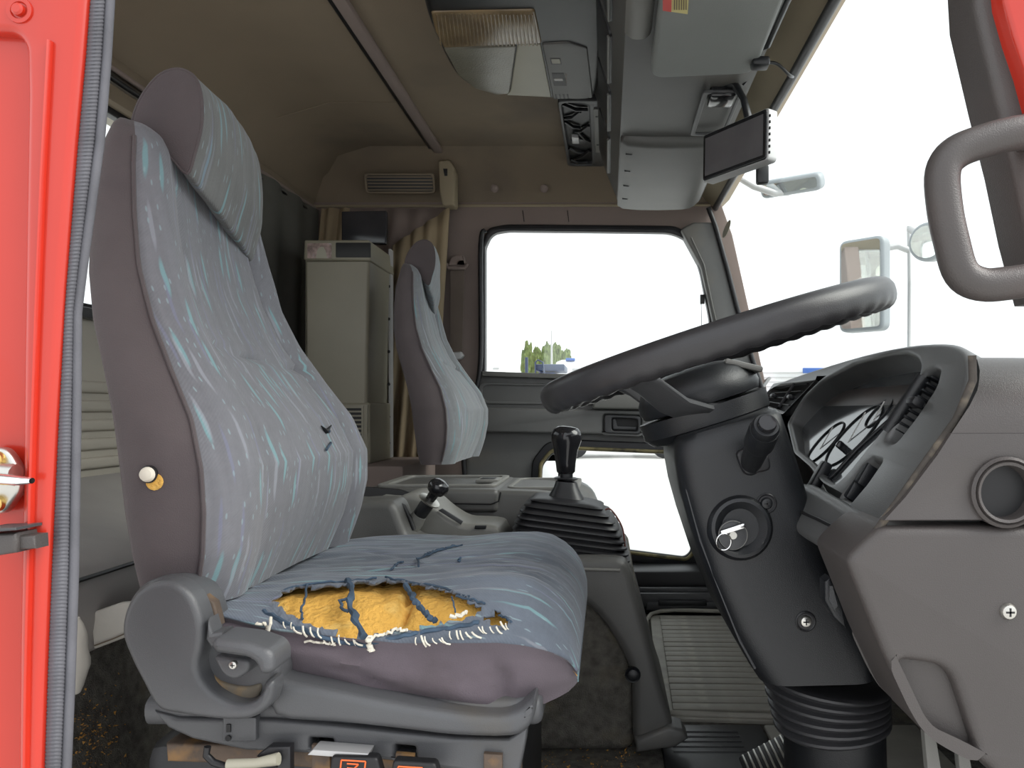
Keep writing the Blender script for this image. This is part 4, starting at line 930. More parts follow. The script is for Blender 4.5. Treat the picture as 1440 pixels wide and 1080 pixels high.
tube('slot_edge', [W(x, y, 1.40) for x, y in [(556, 706), (568, 712), (576, 728), (582, 745)]], 0.004, M['black'], hc, 8)
hbk = thing('handbrake_lever', 'small black handbrake knob with pale ring on an angled shaft', 'handbrake')
A = W(574, 748, 1.42); B = W(620, 680, 1.40); d = (B - A).normalized(); Lh = (B - A).length
lathe('shaft', [(0.015, -0.01), (0.0155, 0.025), (0.013, 0.040), (0.010, 0.042)], A, d, M['plastic_light'], hbk, 20)
lathe('sleeve', [(0.0115, 0.036), (0.0125, 0.040), (0.013, 0.070), (0.011, 0.075)], A, d, M['black_rubber'], hbk, 20)
lathe('pull_ring', [(0.010, 0.070), (0.020, 0.0715), (0.0205, 0.074), (0.010, 0.076)], A, d, M['metal'], hbk, 24)
lathe('neck', [(0.008, 0.073), (0.009, 0.080), (0.0095, 0.096)], A, d, M['gloss_black'], hbk, 18)
lathe('knob', [(0.006, 0.088), (0.015, 0.093), (0.0185, 0.101), (0.018, 0.108), (0.014, 0.114), (0.006, 0.117)], A, d, M['gloss_black'], hbk, 22, 1.15)

# floor mat and passenger footwell
fm = thing('floor_mat', 'ribbed grey rubber mat on the passenger side floor', 'mat')
vs = []; 
mb = prism('mat_base', rnd([(0.105, 1.56), (0.50, 1.53), (0.56, 2.30), (0.13, 2.34)], 0.035, 5), Vector((0, 0, 0.009)), (Vector((1, 0, 0)), Vector((0, 1, 0)), Vector((0, 0, 1))), 0.009, M['rubber_mat'], fm, 0.003)
nr = 19; rib_me = None
for k in range(nr):
    y = 1.598 + k * 0.0385
    if rib_me is None:
        v, f = rbox_data((0, 0, 0), (0.40, 0.0335, 0.006), 0.0022); o = mesh('rib', v, f, M['rubber_mat'], fm); rib_me = o.data
    else: o = clean(bpy.data.objects.new('rib', rib_me), fm)
    o.location = (0.335 + k * 0.0012, y, 0.0115 + 0.0006 * math.sin(k * 1.7)); o.rotation_euler = (0, 0, -0.03 + 0.004 * math.sin(k))
tube('mat_edge', smooth2([(0.50, 1.545, 0.012), (0.16, 1.568, 0.012), (0.122, 1.60, 0.012), (0.120, 1.75, 0.012), (0.112, 2.0, 0.012), (0.132, 2.32, 0.016), (0.30, 2.325, 0.024), (0.55, 2.30, 0.014)], 4, False), 0.006, M['rubber_mat'], fm, 8)
fd = thing('floor_mat', 'smooth dark rubber mat section in front of the ribbed mat', 'mat')
span('mat_sheet', (0.10, 1.30, 0.0), (0.30, 1.525, 0.008), M['black_rubber'], fd, 0.003)
for k in range(5): span('ridge', (0.12, 1.40 + k * 0.022, 0.007), (0.25, 1.405 + k * 0.022, 0.0095), M['black_rubber'], fd, 0.001)
fe = thing('floor_mat', 'brownish rubber mat corner next to the brake pedal', 'mat')
span('mat_sheet', (0.305, 1.28, 0.0), (0.60, 1.52, 0.010), M['rubber_mat'], fe, 0.004)
pd = thing('brake_pedal', 'ribbed pedal pad low beside the steering column', 'pedal')
frp = frame(Vector((-0.45, -0.25, 0.85)), Vector((0, 1, 0)))
cpd = W(1082, 1072, 1.24)
rbox('pedal_pad', cpd, (0.085, 0.075, 0.012), M['black_rubber'], pd, 0.004, frp)
for k in range(8): rbox('grip_rib', cpd + frp[0] * (-0.034 + k * 0.0098) + frp[2] * 0.0075, (0.0038, 0.066, 0.004), M['metal'], pd, 0.001, frp)
tube('pedal_arm', [cpd - frp[2] * 0.006, cpd + Vector((0.10, 0.0, 0.03)), cpd + Vector((0.22, 0, 0.16))], 0.009, M['black_rubber'], pd, 8)
ds = thing('door_sill', 'black door sill and heater duct under the kerb window', 'sill')
span('sill_step', (0.05, 2.44, 0.0), (0.62, 2.58, 0.118), M['black'], ds, 0.01)
dk = thing('floor_duct', 'black plastic duct rails on the far footwell floor', 'duct')
for (x0, x1, y0, y1, z0, z1, m) in ((0.075, 0.60, 2.375, 2.425, 0.0, 0.075, 'black_rubber'), (0.10, 0.46, 2.35, 2.372, 0.03, 0.070, 'plastic_mid'), (0.10, 0.58, 2.372, 2.38, 0.06, 0.082, 'plastic_mid'), (0.12, 0.42, 2.345, 2.35, 0.02, 0.045, 'plastic_mid'), (0.155, 0.30, 2.338, 2.346, 0.035, 0.052, 'plastic_dark')):
    span('duct_rail', (x0, y0, z0), (x1, y1, z1), M[m], dk, 0.003)

# ================================================================ dashboard
da = thing('dashboard', 'grey dashboard with deep instrument hood behind the steering wheel', 'dashboard')
O = Vector((.345, .75, .672)); ND = Vector((-.872, 0, .49)).normalized(); VD = Vector((.49, 0, .872)).normalized(); UD = VD.cross(ND).normalized(); FRD = (UD, VD, ND)
def dq(pxs, off=0.0, r=0.0, n=5):
    out = []
    for x, y in pxs:
        p = on_plane(x, y, O + ND * off, ND); out.append(((p - O).dot(UD), (p - O).dot(VD)))
    return rnd(out, r, n) if r else [Vector(q) for q in out]
face_px = [(1064, 572), (1078, 550), (1100, 536), (1150, 518), (1215, 498), (1275, 485), (1325, 481), (1352, 487), (1361, 505), (1357, 545), (1335, 598), (1290, 665), (1240, 735), (1215, 765), (1190, 752), (1140, 720), (1110, 695), (1090, 640)]
openp = dq([(1110, 592), (1130, 560), (1156, 535), (1200, 511), (1246, 499), (1272, 496), (1289, 503), (1294, 517), (1287, 540), (1270, 569), (1240, 604), (1212, 638), (1192, 664), (1174, 680), (1160, 672), (1142, 650), (1120, 632)], 0, 0.012)
ventn = dq([(1245, 617), (1252, 623), (1262, 619), (1290, 583), (1315, 545), (1321, 522), (1313, 518), (1300, 524), (1275, 565)], 0, 0.006)
swh = dq([(1184, 699), (1197, 705), (1219, 679), (1239, 650), (1226, 646), (1213, 656)], 0, 0.003)
swh2 = dq([(1124, 650), (1136, 661), (1150, 655), (1140, 648)], 0, 0.002)
ventf = dq([(1069, 566), (1086, 543), (1146, 533), (1103, 578)], 0, 0.004)
nf_ = dq(face_px)
nf_ = smooth2([Vector(q) for q in nf_], 3)
plate('instrument_surround', nf_, [openp, ventn, ventf, swh], O, FRD, 0.075, M['surround'], da, 0.006, 3)
prism('hood_back', inset2(nf_, 0.004), O - ND * 0.076, FRD, 0.05, M['plastic_dark'], da, 0.004)
# gauges
BP = on_plane(1160, 672, O - ND * 0.010, ND); NG = Vector((-0.76, 0, 0.65)).normalized(); VG = Vector((NG.z, 0, -NG.x)); UG = VG.cross(NG); FRG = (UG, VG, NG)
gq = []
for q in inset2([Vector(q) for q in openp], -0.002):
    p = O + UD * q.x + VD * q.y; t = (p - BP).dot(NG) / ND.dot(NG); p = p - ND * t; gq.append(Vector(((p - BP).dot(UG), (p - BP).dot(VG))))
gp = prism('gauge_panel', gq, BP, FRG, 0.006, M['gauge'], da, 0)
for (cx_, cy_, r) in ((1200, 612, .052), (1160, 622, .038), (1236, 580, .024)):
    p = on_plane(cx_, cy_, BP + NG * 0.001, NG)
    U_, V_, N_ = FRG
    tube('gauge_ring', [p + (U_ * math.cos(a * math.pi / 20) + V_ * math.sin(a * math.pi / 20)) * r for a in range(40)], 0.0012, M['plastic_dark'], gp, 8, True)
    pt = MB(); pt.add(*rbox_data(p + N_ * 0.001, (0.003, r * 1.3, 0.001), 0, FRD)); pt.build('pointer', M['white_ink'], gp)
lens_rim = tube('lens_rim', [on_plane(x, y, BP + NG * 0.002, NG) for x, y in [(1162, 676), (1172, 668), (1205, 632), (1240, 600), (1268, 575), (1280, 562)]], 0.0025, M['plastic_dark'], gp, 8)
tl = lathe('warning_lamp', [(0.006, -0.001), (0.006, 0.001)], on_plane(1254, 556, BP + NG * 0.001, NG), NG, M['sticker_red'], gp, 12)
rbox('trip_knob', on_plane(1184, 628, BP + NG * 0.006, NG), (0.010, 0.010, 0.016), M['gloss_black'], gp, 0.003, FRG)
# near vent: backing, slats, knob and rail
vn = prism('vent_backing', inset2([Vector(q) for q in ventn], -0.002), O - ND * 0.035, FRD, 0.004, M['black'], da, 0)
for k in range(9):
    t = (k + 0.5) / 9; x = 1258 + (1314 - 1258) * t; y = 612 + (530 - 612) * t
    p = on_plane(x, y, O - ND * 0.012, ND); rbox('slat', p, (0.030, 0.0028, 0.016), M['plastic_dark'], vn, 0.0008, FRD)
a_ = on_plane(1254, 608, O - ND * 0.002, ND); b__ = on_plane(1306, 529, O - ND * 0.002, ND)
tube('vent_rail', [a_ + Vector((0, .012, 0)), b__ + Vector((0, .012, 0))], 0.008, M['plastic_dark'], vn, 10)
pk_ = on_plane(1287, 566, O + ND * 0.004, ND); rbox('vent_knob', pk_, (0.020, 0.010, 0.014), M['black_rubber'], vn, 0.004, FRD)
# far vent
vf = prism('vent_backing', inset2([Vector(q) for q in ventf], -0.002), O - ND * 0.035, FRD, 0.004, M['black'], da, 0)
for k in range(4):
    t = (k + .5) / 4; p0 = on_plane(1084 + (1075 - 1084) * t + 2, 545 + 22 * t, O - ND * 0.008, ND); p1 = on_plane(1140 - 34 * t, 535 + 40 * t, O - ND * 0.008, ND)
    tube('slat', [p0, p1], 0.0028, M['plastic_mid'], vf, 6, flat=(1, .5))
tube('divider', [on_plane(1118, 538, O - ND * .005, ND), on_plane(1096, 572, O - ND * .005, ND)], 0.003, M['plastic_mid'], vf, 6)
for px, py in ((1088, 557), (1112, 559)): rbox('vent_knob', on_plane(px, py, O - ND * 0.002, ND), (0.022, 0.008, 0.012), M['black_rubber'], vf, 0.003, FRD)
# switch pocket
sw = prism('switch_backing', inset2([Vector(q) for q in swh], -0.001), O - ND * 0.02, FRD, 0.004, M['black'], da, 0)
for t in (0.25, 0.75): rbox('switch', on_plane(1193 + 32 * t, 697 - 40 * t, O - ND * 0.008, ND), (0.022, 0.028, 0.014), M['plastic_dark'], sw, 0.003, FRD)
rbox('rocker', on_plane(1150, 674, O - ND * 0.004, ND), (0.020, 0.05, 0.014), M['plastic_dark'], da, 0.004, FRD)
# rounded lower lip
lip_ = smooth2([Vector(q) for q in dq([(1127, 676), (1160, 690), (1200, 714), (1221, 730), (1219, 748), (1203, 768), (1186, 783), (1172, 779), (1140, 762), (1110, 742), (1100, 722), (1104, 698)], 0.012)], 3)
prism('lower_lip', lip_, O + ND * 0.012, FRD, 0.055, M['surround'], da, 0.012, 5)
tube('lip_groove', [on_plane(x, y, O + ND * 0.013, ND) for x, y in [(1108, 712), (1150, 730), (1178, 744), (1190, 742)]], 0.002, M['black'], da, 6)
# dusty joint
M['dust'] = mat('dusty_joint', (0.06, 0.052, 0.045), 0.9, 0.3, 60, 0.6, 200, col2=(0.15, 0.125, 0.095), thr=0.55, vs2=50)
tube('dusty_joint', [W(x, y, 0.700) for x, y in [(1367, 500), (1368, 535), (1345, 590), (1305, 645), (1262, 706), (1236, 742), (1208, 778), (1192, 792)]], 0.0038, M['dust'], da, 8)
# side panels
def circ(px, py, Y, r, n=32): return [(WX(px, Y) + r * math.cos(2 * math.pi * k / n), WZ(py, Y) + r * math.sin(2 * math.pi * k / n)) for k in range(n)]
YD = 0.690
up_px = [(1338, 609), (1760, 609), (1760, 732), (1243, 732), (1274, 698), (1318, 640)]
plate('upper_side_panel', [(WX(x, YD), WZ(y, YD)) for x, y in up_px], [circ(1414, 692, YD, 0.026)], Vector((0, YD, 0)), AX, 0.014, M['plastic_warm'], da, 0.0008, 1)
EDG = [(498, 1372), (520, 1378), (545, 1376), (570, 1364), (609, 1338)]
vs = []; ns = 14; nx = 12
for i in range(ns + 1):
    a = math.pi / 2 * i / ns; Y = YD + 0.085 * (1 - math.cos(a)); z = WZ(609, YD) + (0.672 - WZ(609, YD)) * math.sin(a)
    py = CY - (z - EYE.z) * F / Y; xl = WX(lerp_table([(q[0], q[1]) for q in EDG], py)[0], Y)
    for j in range(nx + 1): vs.append(Vector((xl + (0.72 - xl) * j / nx, Y, z - 0.012 * (j / nx) ** 2 * math.sin(a))))
for j in range(nx + 1): vs.append(Vector((vs[ns * (nx + 1) + j].x, 0.90, 0.668)))
fs = [(i * (nx + 1) + j, i * (nx + 1) + j + 1, (i + 1) * (nx + 1) + j + 1, (i + 1) * (nx + 1) + j) for i in range(ns + 1) for j in range(nx)]
mesh('dash_shoulder', vs, fs, M['plastic_warm'], da, 60, flip=None)
vr = lathe('round_vent_ring', [(0.0315, -0.002), (0.0315, 0.003), (0.029, 0.0055), (0.0275, 0.003), (0.0265, 0.006), (0.024, 0.005), (0.0235, -0.002), (0.022, -0.02)][::-1], W(1414, 692, YD), (0, -1, 0), M['plastic_warm'], da, 40, caps=False)
lathe('vent_bore', [(0.0232, -0.0115), (0.0232, -0.0095)], W(1414, 692, YD), (0, -1, 0), M['black'], vr, 30)
lo_px = [(1190, 788), (1212, 764), (1240, 740), (1760, 742), (1760, 1140), (1450, 1140), (1384, 1074), (1342, 1052), (1305, 1035), (1288, 1015), (1262, 960), (1242, 918), (1215, 850)]
rec_px = [(1262, 928), (1322, 937), (1340, 952), (1352, 985), (1376, 1060), (1345, 1044), (1312, 1024), (1292, 992)]
plate('lower_side_panel', rnd([(WX(x, YD), WZ(y, YD)) for x, y in lo_px], 0.008), [rnd([(WX(x, YD), WZ(y, YD)) for x, y in rec_px], 0.012)], Vector((0, YD, 0)), AX, 0.11, M['plastic_warm'], da, 0.009, 3)
panel('pressed_recess', [(1245, 915), (1335, 925), (1400, 1075), (1345, 1060), (1300, 1030)], YD + 0.014, 0.08, M['plastic_warm'], da, 0)
screw('panel_screw', W(1418, 860, YD - 0.001), (0, -1, 0), 0.0075, M['metal'], da, M['black'])
# switch on the return flange
fs_ = panel('flange_switch', [(1160, 818), (1168, 812), (1186, 850), (1190, 884), (1172, 868), (1160, 845)], 0.80, 0.02, M['plastic_dark'], da, 0.003)
panel('switch_slot', [(1167, 824), (1171, 824), (1178, 852), (1174, 858), (1166, 844)], 0.798, 0.002, M['plastic_mid'], fs_, 0)
# body of the dashboard across the cab
slab_xz('dash_top', smooth2([(0.36, 0.60), (0.375, 0.648), (0.42, 0.663), (0.56, 0.668), (0.70, 0.655), (0.70, 0.42), (0.42, 0.42)], 3), 0.775, 1.46, M['plastic_warm'], da, 0.006)
slab_xz('passenger_dash', smooth2([(0.45, 0.60), (0.462, 0.635), (0.50, 0.648), (0.60, 0.655), (0.70, 0.65), (0.70, 0.10), (0.58, 0.12), (0.47, 0.30), (0.445, 0.45)], 3), 1.465, 2.54, M['plastic'], da, 0.01)
for px0, sx in ((1300, 16), (1345, 14)): panel('metal_bracket', [(px0, 1030), (px0 + sx, 1034), (px0 + sx + 14, 1120), (px0 + 8, 1120)], 0.80, 0.01, M['plastic_light'], da, 0.001)

# ================================================================ steering column
co = thing('steering_column', 'dark steering column shroud with ignition lock and rubber bellows', 'steering column')
ST = [((953, 616), (1098, 571)), ((950, 628), (1105, 580)), ((951, 650), (1114, 606)), ((958, 690), (1130, 655)), ((972, 740), (1148, 715)), ((996, 812), (1172, 785)), ((1030, 893), (1212, 868)), ((1060, 945), (1236, 935)), ((1074, 966), (1240, 962))]
def col_ring(L, R_, y0=.93, y1=1.17, sh=1.0, r=0.035):
    A_, B_ = W(L[0], L[1], y0), W(R_[0], R_[1], y0); mid = (A_ + B_) / 2; h = (B_ - A_).length / 2 * sh; u = (B_ - A_).normalized(); hy = (y1 - y0) / 2 * sh
    mid.y = (y0 + y1) / 2
    return [mid + u * p.x + Vector((0, 1, 0)) * p.y for p in rrect(h, hy, r * sh, 7)]
rings = [col_ring(*ST[0], sh=.80), col_ring(*ST[0], sh=.90), col_ring((952, 618), (1101, 574), sh=.965)] + [col_ring(*s) for s in ST[1:]] + [col_ring(*ST[-1], sh=.9)]
v, f = rings_data(rings); mesh('shroud', v, f, M['plastic_dark'], co, 40)
tube('shroud_seam', [W(x, y, 0.942) for x, y in [(961, 640), (966, 690), (985, 760), (1008, 820), (1040, 900), (1062, 940)]], 0.0015, M['plastic_mid'], co, 6)
# bellows
rings = []; nb_ = 6
for k in range(nb_ * 4 + 1):
    t = k / (nb_ * 4); c0 = W(1157 + 13 * t, 948 + 72 * t, 1.05); r = (0.078, 0.084, 0.085, 0.079)[k % 4] - 0.010 * t
    rings.append([c0 + Vector((math.cos(a * math.pi / 18) * r, math.sin(a * math.pi / 18) * r * 1.15, -math.cos(a * math.pi / 18) * r * 0.12 * (1 - 2 * t))) for a in range(36)])
v, f = rings_data(rings); mesh('bellows', v, f, M['rubber_grey'], co, 50)
rings = [[W(1172 + 4 * t, 1016 + 150 * t, 1.05) + Vector((math.cos(a * math.pi / 18) * 0.066, math.sin(a * math.pi / 18) * 0.072, 0)) for a in range(36)] for t in (0, .5, 1.0)]
for r_ in rings:
    for v_ in r_: v_.z = max(v_.z, 0.001)
v, f = rings_data(rings); mesh('lower_column', v, f, M['plastic_dark'], co, 50)
# ignition
ci = W(1041, 742, 0.929)
ib = lathe('ignition_boss', [(0.040, -0.008), (0.0385, 0.002), (0.035, 0.0065), (0.031, 0.0075), (0.027, 0.004), (0.022, 0.000)], ci, (0.0, -1, 0.06), M['plastic_dark'], co, 40)
cl_ = W(1030, 752, 0.926)
lk = lathe('lock_face', [(0.0175, -0.002), (0.0175, 0.0035), (0.016, 0.0045)], cl_, (0, -1, 0.06), M['plastic_mid'], ib, 30)
tube('lock_rim', [cl_ + Vector((math.cos(a * math.pi / 16) * .0168, -0.0045, math.sin(a * math.pi / 16) * .0168)) for a in range(32)], 0.0005, M['plastic_light'], lk, 6, True)
lathe('lock_cylinder', [(0.0045, 0), (0.0045, 0.006)], cl_, (0, -1, 0), M['metal'], lk, 16)
ky = thing('ignition_key', 'silver key with a small split ring in the ignition lock', 'key')
a0 = W(1013, 749, 0.915); a1 = W(1047, 738, 0.913)
dk_ = (a1 - a0).normalized(); rbox('key_bow', (a0 + a1) / 2, ((a1 - a0).length, 0.0062, 0.010), M['chrome'], ky, 0.002, (dk_, Vector((0, -1, 0)).cross(dk_) * -1, Vector((0, -1, 0))))
ck = W(1018, 762, 0.912); tube('split_ring', [ck + Vector((math.cos(a * math.pi / 14) * 0.0085, -0.002 * math.sin(a * math.pi / 14), math.sin(a * math.pi / 14) * 0.0100)) for a in range(28)], 0.0009, M['chrome'], ky, 6, True)
for px, py, r in ((1078, 708, .0085), (1133, 874, .0085)):
    lathe('screw_recess', [(r * 1.45, -0.003), (r * 1.45, 0.0006), (r * 1.3, 0.0016), (r * 1.1, 0.0002)], W(px, py, .9295), (0, -1, 0), M['black_rubber'], co, 22)
    screw('shroud_screw', W(px, py, .9285), (0, -1, 0), r * .85, M['metal'] if py > 800 else M['plastic_dark'], co, M['black'])
for k, (px, py) in enumerate(((1000, 770), (1010, 800), (1022, 830))): tube('shroud_slot', [W(px, py, .950), W(px + 6, py + 16, .950)], 0.0022, M['plastic_mid'], co, 6)
# stalk
sk = thing('indicator_stalk', 'chunky black control stalk standing out of the column shroud', 'stalk')
A = W(1054, 655, 0.935); B = W(1077, 600, 0.845); d = (B - A).normalized(); L_ = (B - A).length
prism('stalk_base', rnd([(WX(x, .93), WZ(y, .93)) for x, y in [(1033, 636), (1052, 626), (1080, 640), (1083, 660), (1048, 668), (1040, 656)]], .006), Vector((0, 0.922, 0)), AX, 0.012, M['black_rubber'], sk, 0.003)
lathe('stalk_body', [(0.010, -0.02), (0.0125, 0.0), (0.0145, L_ * .55), (0.0165, L_ * .6), (0.0172, L_ * .62), (0.0172, L_ * .88), (0.0160, L_ * .93)], A, d, M['plastic_dark'], sk, 28)
lathe('stalk_cap', [(0.0150, L_ * .86), (0.0155, L_ * .99), (0.0135, L_ * 1.04), (0.0125, L_ * 1.04)], A, d, M['plastic_dark'], sk, 28)
lathe('end_button', [(0.0105, L_ * 1.0), (0.0105, L_ * 1.075), (0.0092, L_ * 1.10), (0.004, L_ * 1.105)], A, d, M['gloss_black'], sk, 24)
# wheel
TH = math.radians(17.5); wa = Vector((math.cos(TH), 0, math.sin(TH))); wb = Vector((0, 1, 0)); wn_ = Vector((-math.sin(TH), 0, math.cos(TH))); C0 = Vector((.143, 1.05, .703))
wh = thing('steering_wheel', 'large dark steering wheel with finger grips under the rim', 'steering wheel')
NR, NS = 240, 18; RR, rr = 0.2245, 0.0168; vs = []
for i in range(NR):
    ph_ = 2 * math.pi * i / NR; rad = wa * math.cos(ph_) + wb * math.sin(ph_)
    for j in range(NS):
        q = 2 * math.pi * j / NS; nn = math.sin(q); ru = math.cos(q)
        g = 0.0022 * (0.5 + 0.5 * math.cos(ph_ * 46)) * max(0, -nn * 0.9 - ru * 0.2)
        r = rr * (1.05 if nn > 0 else 1.0) + g
        vs.append(C0 + rad * (RR + ru * r * 0.95) + wn_ * (nn * r * 1.12))
fs = [(i * NS + j, i * NS + (j + 1) % NS, ((i + 1) % NR) * NS + (j + 1) % NS, ((i + 1) % NR) * NS + j) for i in range(NR) for j in range(NS)]
M['rim'] = mat('worn_rim_leather', (0.030, 0.029, 0.031), 0.36, 0.15, 10, 0.3, 700)
mesh('rim', vs, fs, M['rim'], wh, 60)
HC = C0 - wa * 0.038 - wn_ * 0.006
hub = lathe('hub_pad', [(0.066, -0.062), (0.080, -0.060), (0.083, -0.050), (0.0815, -0.040), (0.074, -0.026), (0.060, -0.016), (0.035, -0.011), (0.01, -0.010)], HC, wn_, M['plastic_dark'], wh, 40, 1.0)
lathe('hub_cover', [(0.060, -0.100), (0.078, -0.096), (0.087, -0.086), (0.088, -0.064)], HC, wn_, M['plastic_dark'], wh, 40, 1.0)
p = HC + wa * 0.062 - wn_ * 0.028; rbox('horn_trim', p, (0.050, 0.10, 0.008), M['plastic_light'], wh, 0.003, (wa * .86 - wn_ * .5, wb, (wa * .5 + wn_ * .86)))
for ang in (128, 232):
    a = math.radians(ang); rad = wa * math.cos(a) + wb * math.sin(a); tn = wa * -math.sin(a) + wb * math.cos(a); rings = []
    for t, dn, wd in ((0.0, -0.074, .030), (0.2, -0.072, .027), (0.45, -0.055, .023), (0.7, -0.022, .020), (0.88, -0.006, .018), (1.0, -0.002, .018)):
        c0 = C0 + rad * (0.060 + (RR - 0.062) * t) + wn_ * dn; rings.append([c0 + tn * (wd * x) + wn_ * (0.006 * y) for x, y in ((-1, -.4), (-.8, -1), (.8, -1), (1, -.4), (1, .4), (.8, 1), (-.8, 1), (-1, .4))])
    v, f = rings_data(rings); mesh('spoke', v, f, M['plastic_mid'], wh, 50)
rbox('cable_clip', W(992, 582, 0.985), (0.018, 0.02, 0.022), M['plastic_dark'], co, 0.003)
tube('upper_shaft', [HC - wn_ * 0.09, HC - wn_ * 0.155 + wa * 0.0], 0.045, M['dust'], co, 24)

# ================================================================ overhead: shelf, visor, lamp, cradle, monitor
oh = thing('overhead_console', 'grey overhead storage shelf along the top of the windscreen', 'shelf')
YE = 2.34
prof = smooth2([(0.045, 1.245), (0.16, 1.243), (0.26, 1.245), (0.285, 1.262), (0.275, 1.34), (0.24, 1.395), (0.10, 1.43), (-0.025, 1.445), (-0.022, 1.40), (0.0, 1.33), (0.028, 1.262)], 2)
slab_xz('shelf_body', prof, 0.62, YE, M['plastic'], oh, 0.02)
slab_xz('far_pod', smooth2([(0.048, 1.226), (0.20, 1.222), (0.262, 1.234), (0.27, 1.28), (0.06, 1.30), (0.036, 1.262)], 3), 1.78, YE + 0.01, M['plastic'], oh, 0.02)
tube('pod_edge', [(0.040, 1.80, 1.238), (0.040, 2.32, 1.238)], 0.004, M['plastic_light'], oh, 8)
for k in range(4): tube('edge_tick', [(0.045, 1.85 + .13 * k, 1.2265), (0.060, 1.85 + .13 * k, 1.2255)], 0.003, M['plastic_dark'], oh, 6)
for y0_, y1_ in ((1.15, 1.38), (1.42, 1.64), (1.68, 1.92), (1.96, 2.26)):
    n_ = Vector((-0.95, 0, -0.30)).normalized(); fr_ = frame(n_); o_ = Vector((0.004, (y0_ + y1_) / 2, 1.345))
    cb = prism('cubby_opening', rnd(R2(y1_ - y0_, 0.085), 0.012), o_ + n_ * 0.012, fr_, 0.012, M['plastic_dark'], oh, 0.003)
    tube('cubby_lip', [o_ + n_ * .013 - fr_[0] * (y1_ - y0_) * .46 - fr_[1] * .040, o_ + n_ * .013 + fr_[0] * (y1_ - y0_) * .46 - fr_[1] * .040], 0.003, M['plastic_light'], cb, 6)
slab_xz('hinge_cover', smooth2([(0.030, 1.246), (0.042, 1.230), (0.066, 1.232), (0.072, 1.25)], 3), 0.9, 1.285, M['plastic_light'], oh, 0.012)
rcs = plate('mount_recess', rnd([(0.185, 1.50), (0.262, 1.50), (0.262, 1.74), (0.185, 1.74)], 0.01), [rnd([(0.195, 1.51), (0.255, 1.51), (0.255, 1.73), (0.195, 1.73)], 0.008)], Vector((0, 0, 1.236)), (Vector((1, 0, 0)), Vector((0, -1, 0)), Vector((0, 0, -1))) if False else (Vector((0, 0, 0)) + Vector((1, 0, 0)), Vector((0, 1, 0)), Vector((0, 0, 1))), 0.006, M['plastic_mid'], oh, 0.002)
vz = thing('sun_visor', 'folded grey sun visor with a red and yellow sticker', 'sun visor')
ol = rnd([(0.078, 0.72), (0.252, 0.72), (0.262, 1.385), (0.078, 1.405)], 0.03, 6)
prism('visor_panel', ol, Vector((0, 0, 1.216)), (Vector((1, 0, 0)), Vector((0, -1, 0)), Vector((0, 0, -1))) if False else (Vector((0, 1, 0)), Vector((1, 0, 0)), Vector((0, 0, -1))), 0.022, M['visor'], vz, 0.008, 4) if False else None
FD = (Vector((0, 1, 0)), Vector((1, 0, 0)), Vector((0, 0, -1)))          # faces down: u = y, v = x
prism('visor_panel', [(q.y, q.x) for q in ol], Vector((0, 0, 1.214)), FD, 0.024, M['visor'], vz, 0.009, 4)
tube('visor_rod', [(0.268, 0.75, 1.226), (0.268, 1.30, 1.226), (0.262, 1.33, 1.235)], 0.005, M['plastic_dark'], vz, 8)
rbox('visor_clip', (0.262, 1.335, 1.212), (0.030, 0.030, 0.016), M['plastic_dark'], vz, 0.005)
def down(px, py, z): t = (z - EYE.z) * F / (CY - py); return (t, (px - CX) / F * t)
sr = prism('sticker', [down(x, y, 1.2125) for x, y in [(932, -22), (970, -22), (967, 20), (932, 15)]], Vector((0, 0, 1.2125)), FD, 0.001, M['sticker_yellow'], vz, 0)
prism('red_band', [down(x, y, 1.2118) for x, y in [(932, -22), (945, -22), (944, 17), (932, 15)]], Vector((0, 0, 1.2118)), FD, 0.0005, M['sticker_red'], sr, 0)
mb = MB()
for k in range(6):
    x0 = 948 + k * 3.3; v, f = prism_data([down(x, y, 1.2116) for x, y in [(x0, -18), (x0 + 1.2, -18), (x0 + 1.0, 14), (x0 - .2, 14)]], Vector((0, 0, 1.2116)), FD, 0.0003, 0); mb.add(v, f)
mb.build('printed_lines', M['ink'], sr)
# lamp
lp = thing('roof_lamp', 'large roof lamp with amber and frosted lens and two switches', 'lamp')
ZL = 1.385
def dn(pts, z=ZL): return [down(x, y, z) for x, y in pts]
hs = smooth2([Vector(q) for q in dn([(592, -60), (594, -10), (602, 25), (618, 65), (640, 105), (665, 124), (705, 134), (770, 139), (828, 141), (842, 120), (848, 70), (850, 10), (852, -60)])], 3)
prism('lamp_housing', hs, Vector((0, 0, ZL)), FD, 0.072, M['plastic_dark'], lp, 0.014, 5)
prism('lens_amber', rnd(dn([(606, 18), (752, 15), (762, 62), (624, 68), (612, 45)], ZL - .004), 0.008), Vector((0, 0, ZL - 0.004)), FD, 0.012, M['lens_amber'], lp, 0.004)
for k in range(26):
    x0 = 614 + k * 5.4
    a = down(x0, 20, ZL - .0045); b = down(x0 + 6, 64, ZL - .0045)
    tube('lens_rib', [(a[1], a[0], ZL - .0045), (b[1], b[0], ZL - .0045)], 0.0016, M['lens_amber'], lp, 6)
prism('lens_frosted', rnd(dn([(624, 69), (726, 65), (716, 132), (700, 134), (668, 125), (644, 106)], ZL - .004), 0.006), Vector((0, 0, ZL - 0.004)), FD, 0.012, M['lens_grey'], lp, 0.003)
prism('lens_pale', rnd(dn([(728, 62), (760, 63), (775, 137), (712, 134), (718, 128)], ZL - .0045), 0.003), Vector((0, 0, ZL - 0.0045)), FD, 0.012, M['lens_pale'], lp, 0.002)
pn = prism('switch_panel', rnd(dn([(762, 62), (800, 60), (826, 68), (834, 138), (778, 140)], ZL - .003), 0.006), Vector((0, 0, ZL - 0.003)), FD, 0.012, M['plastic'], lp, 0.003)
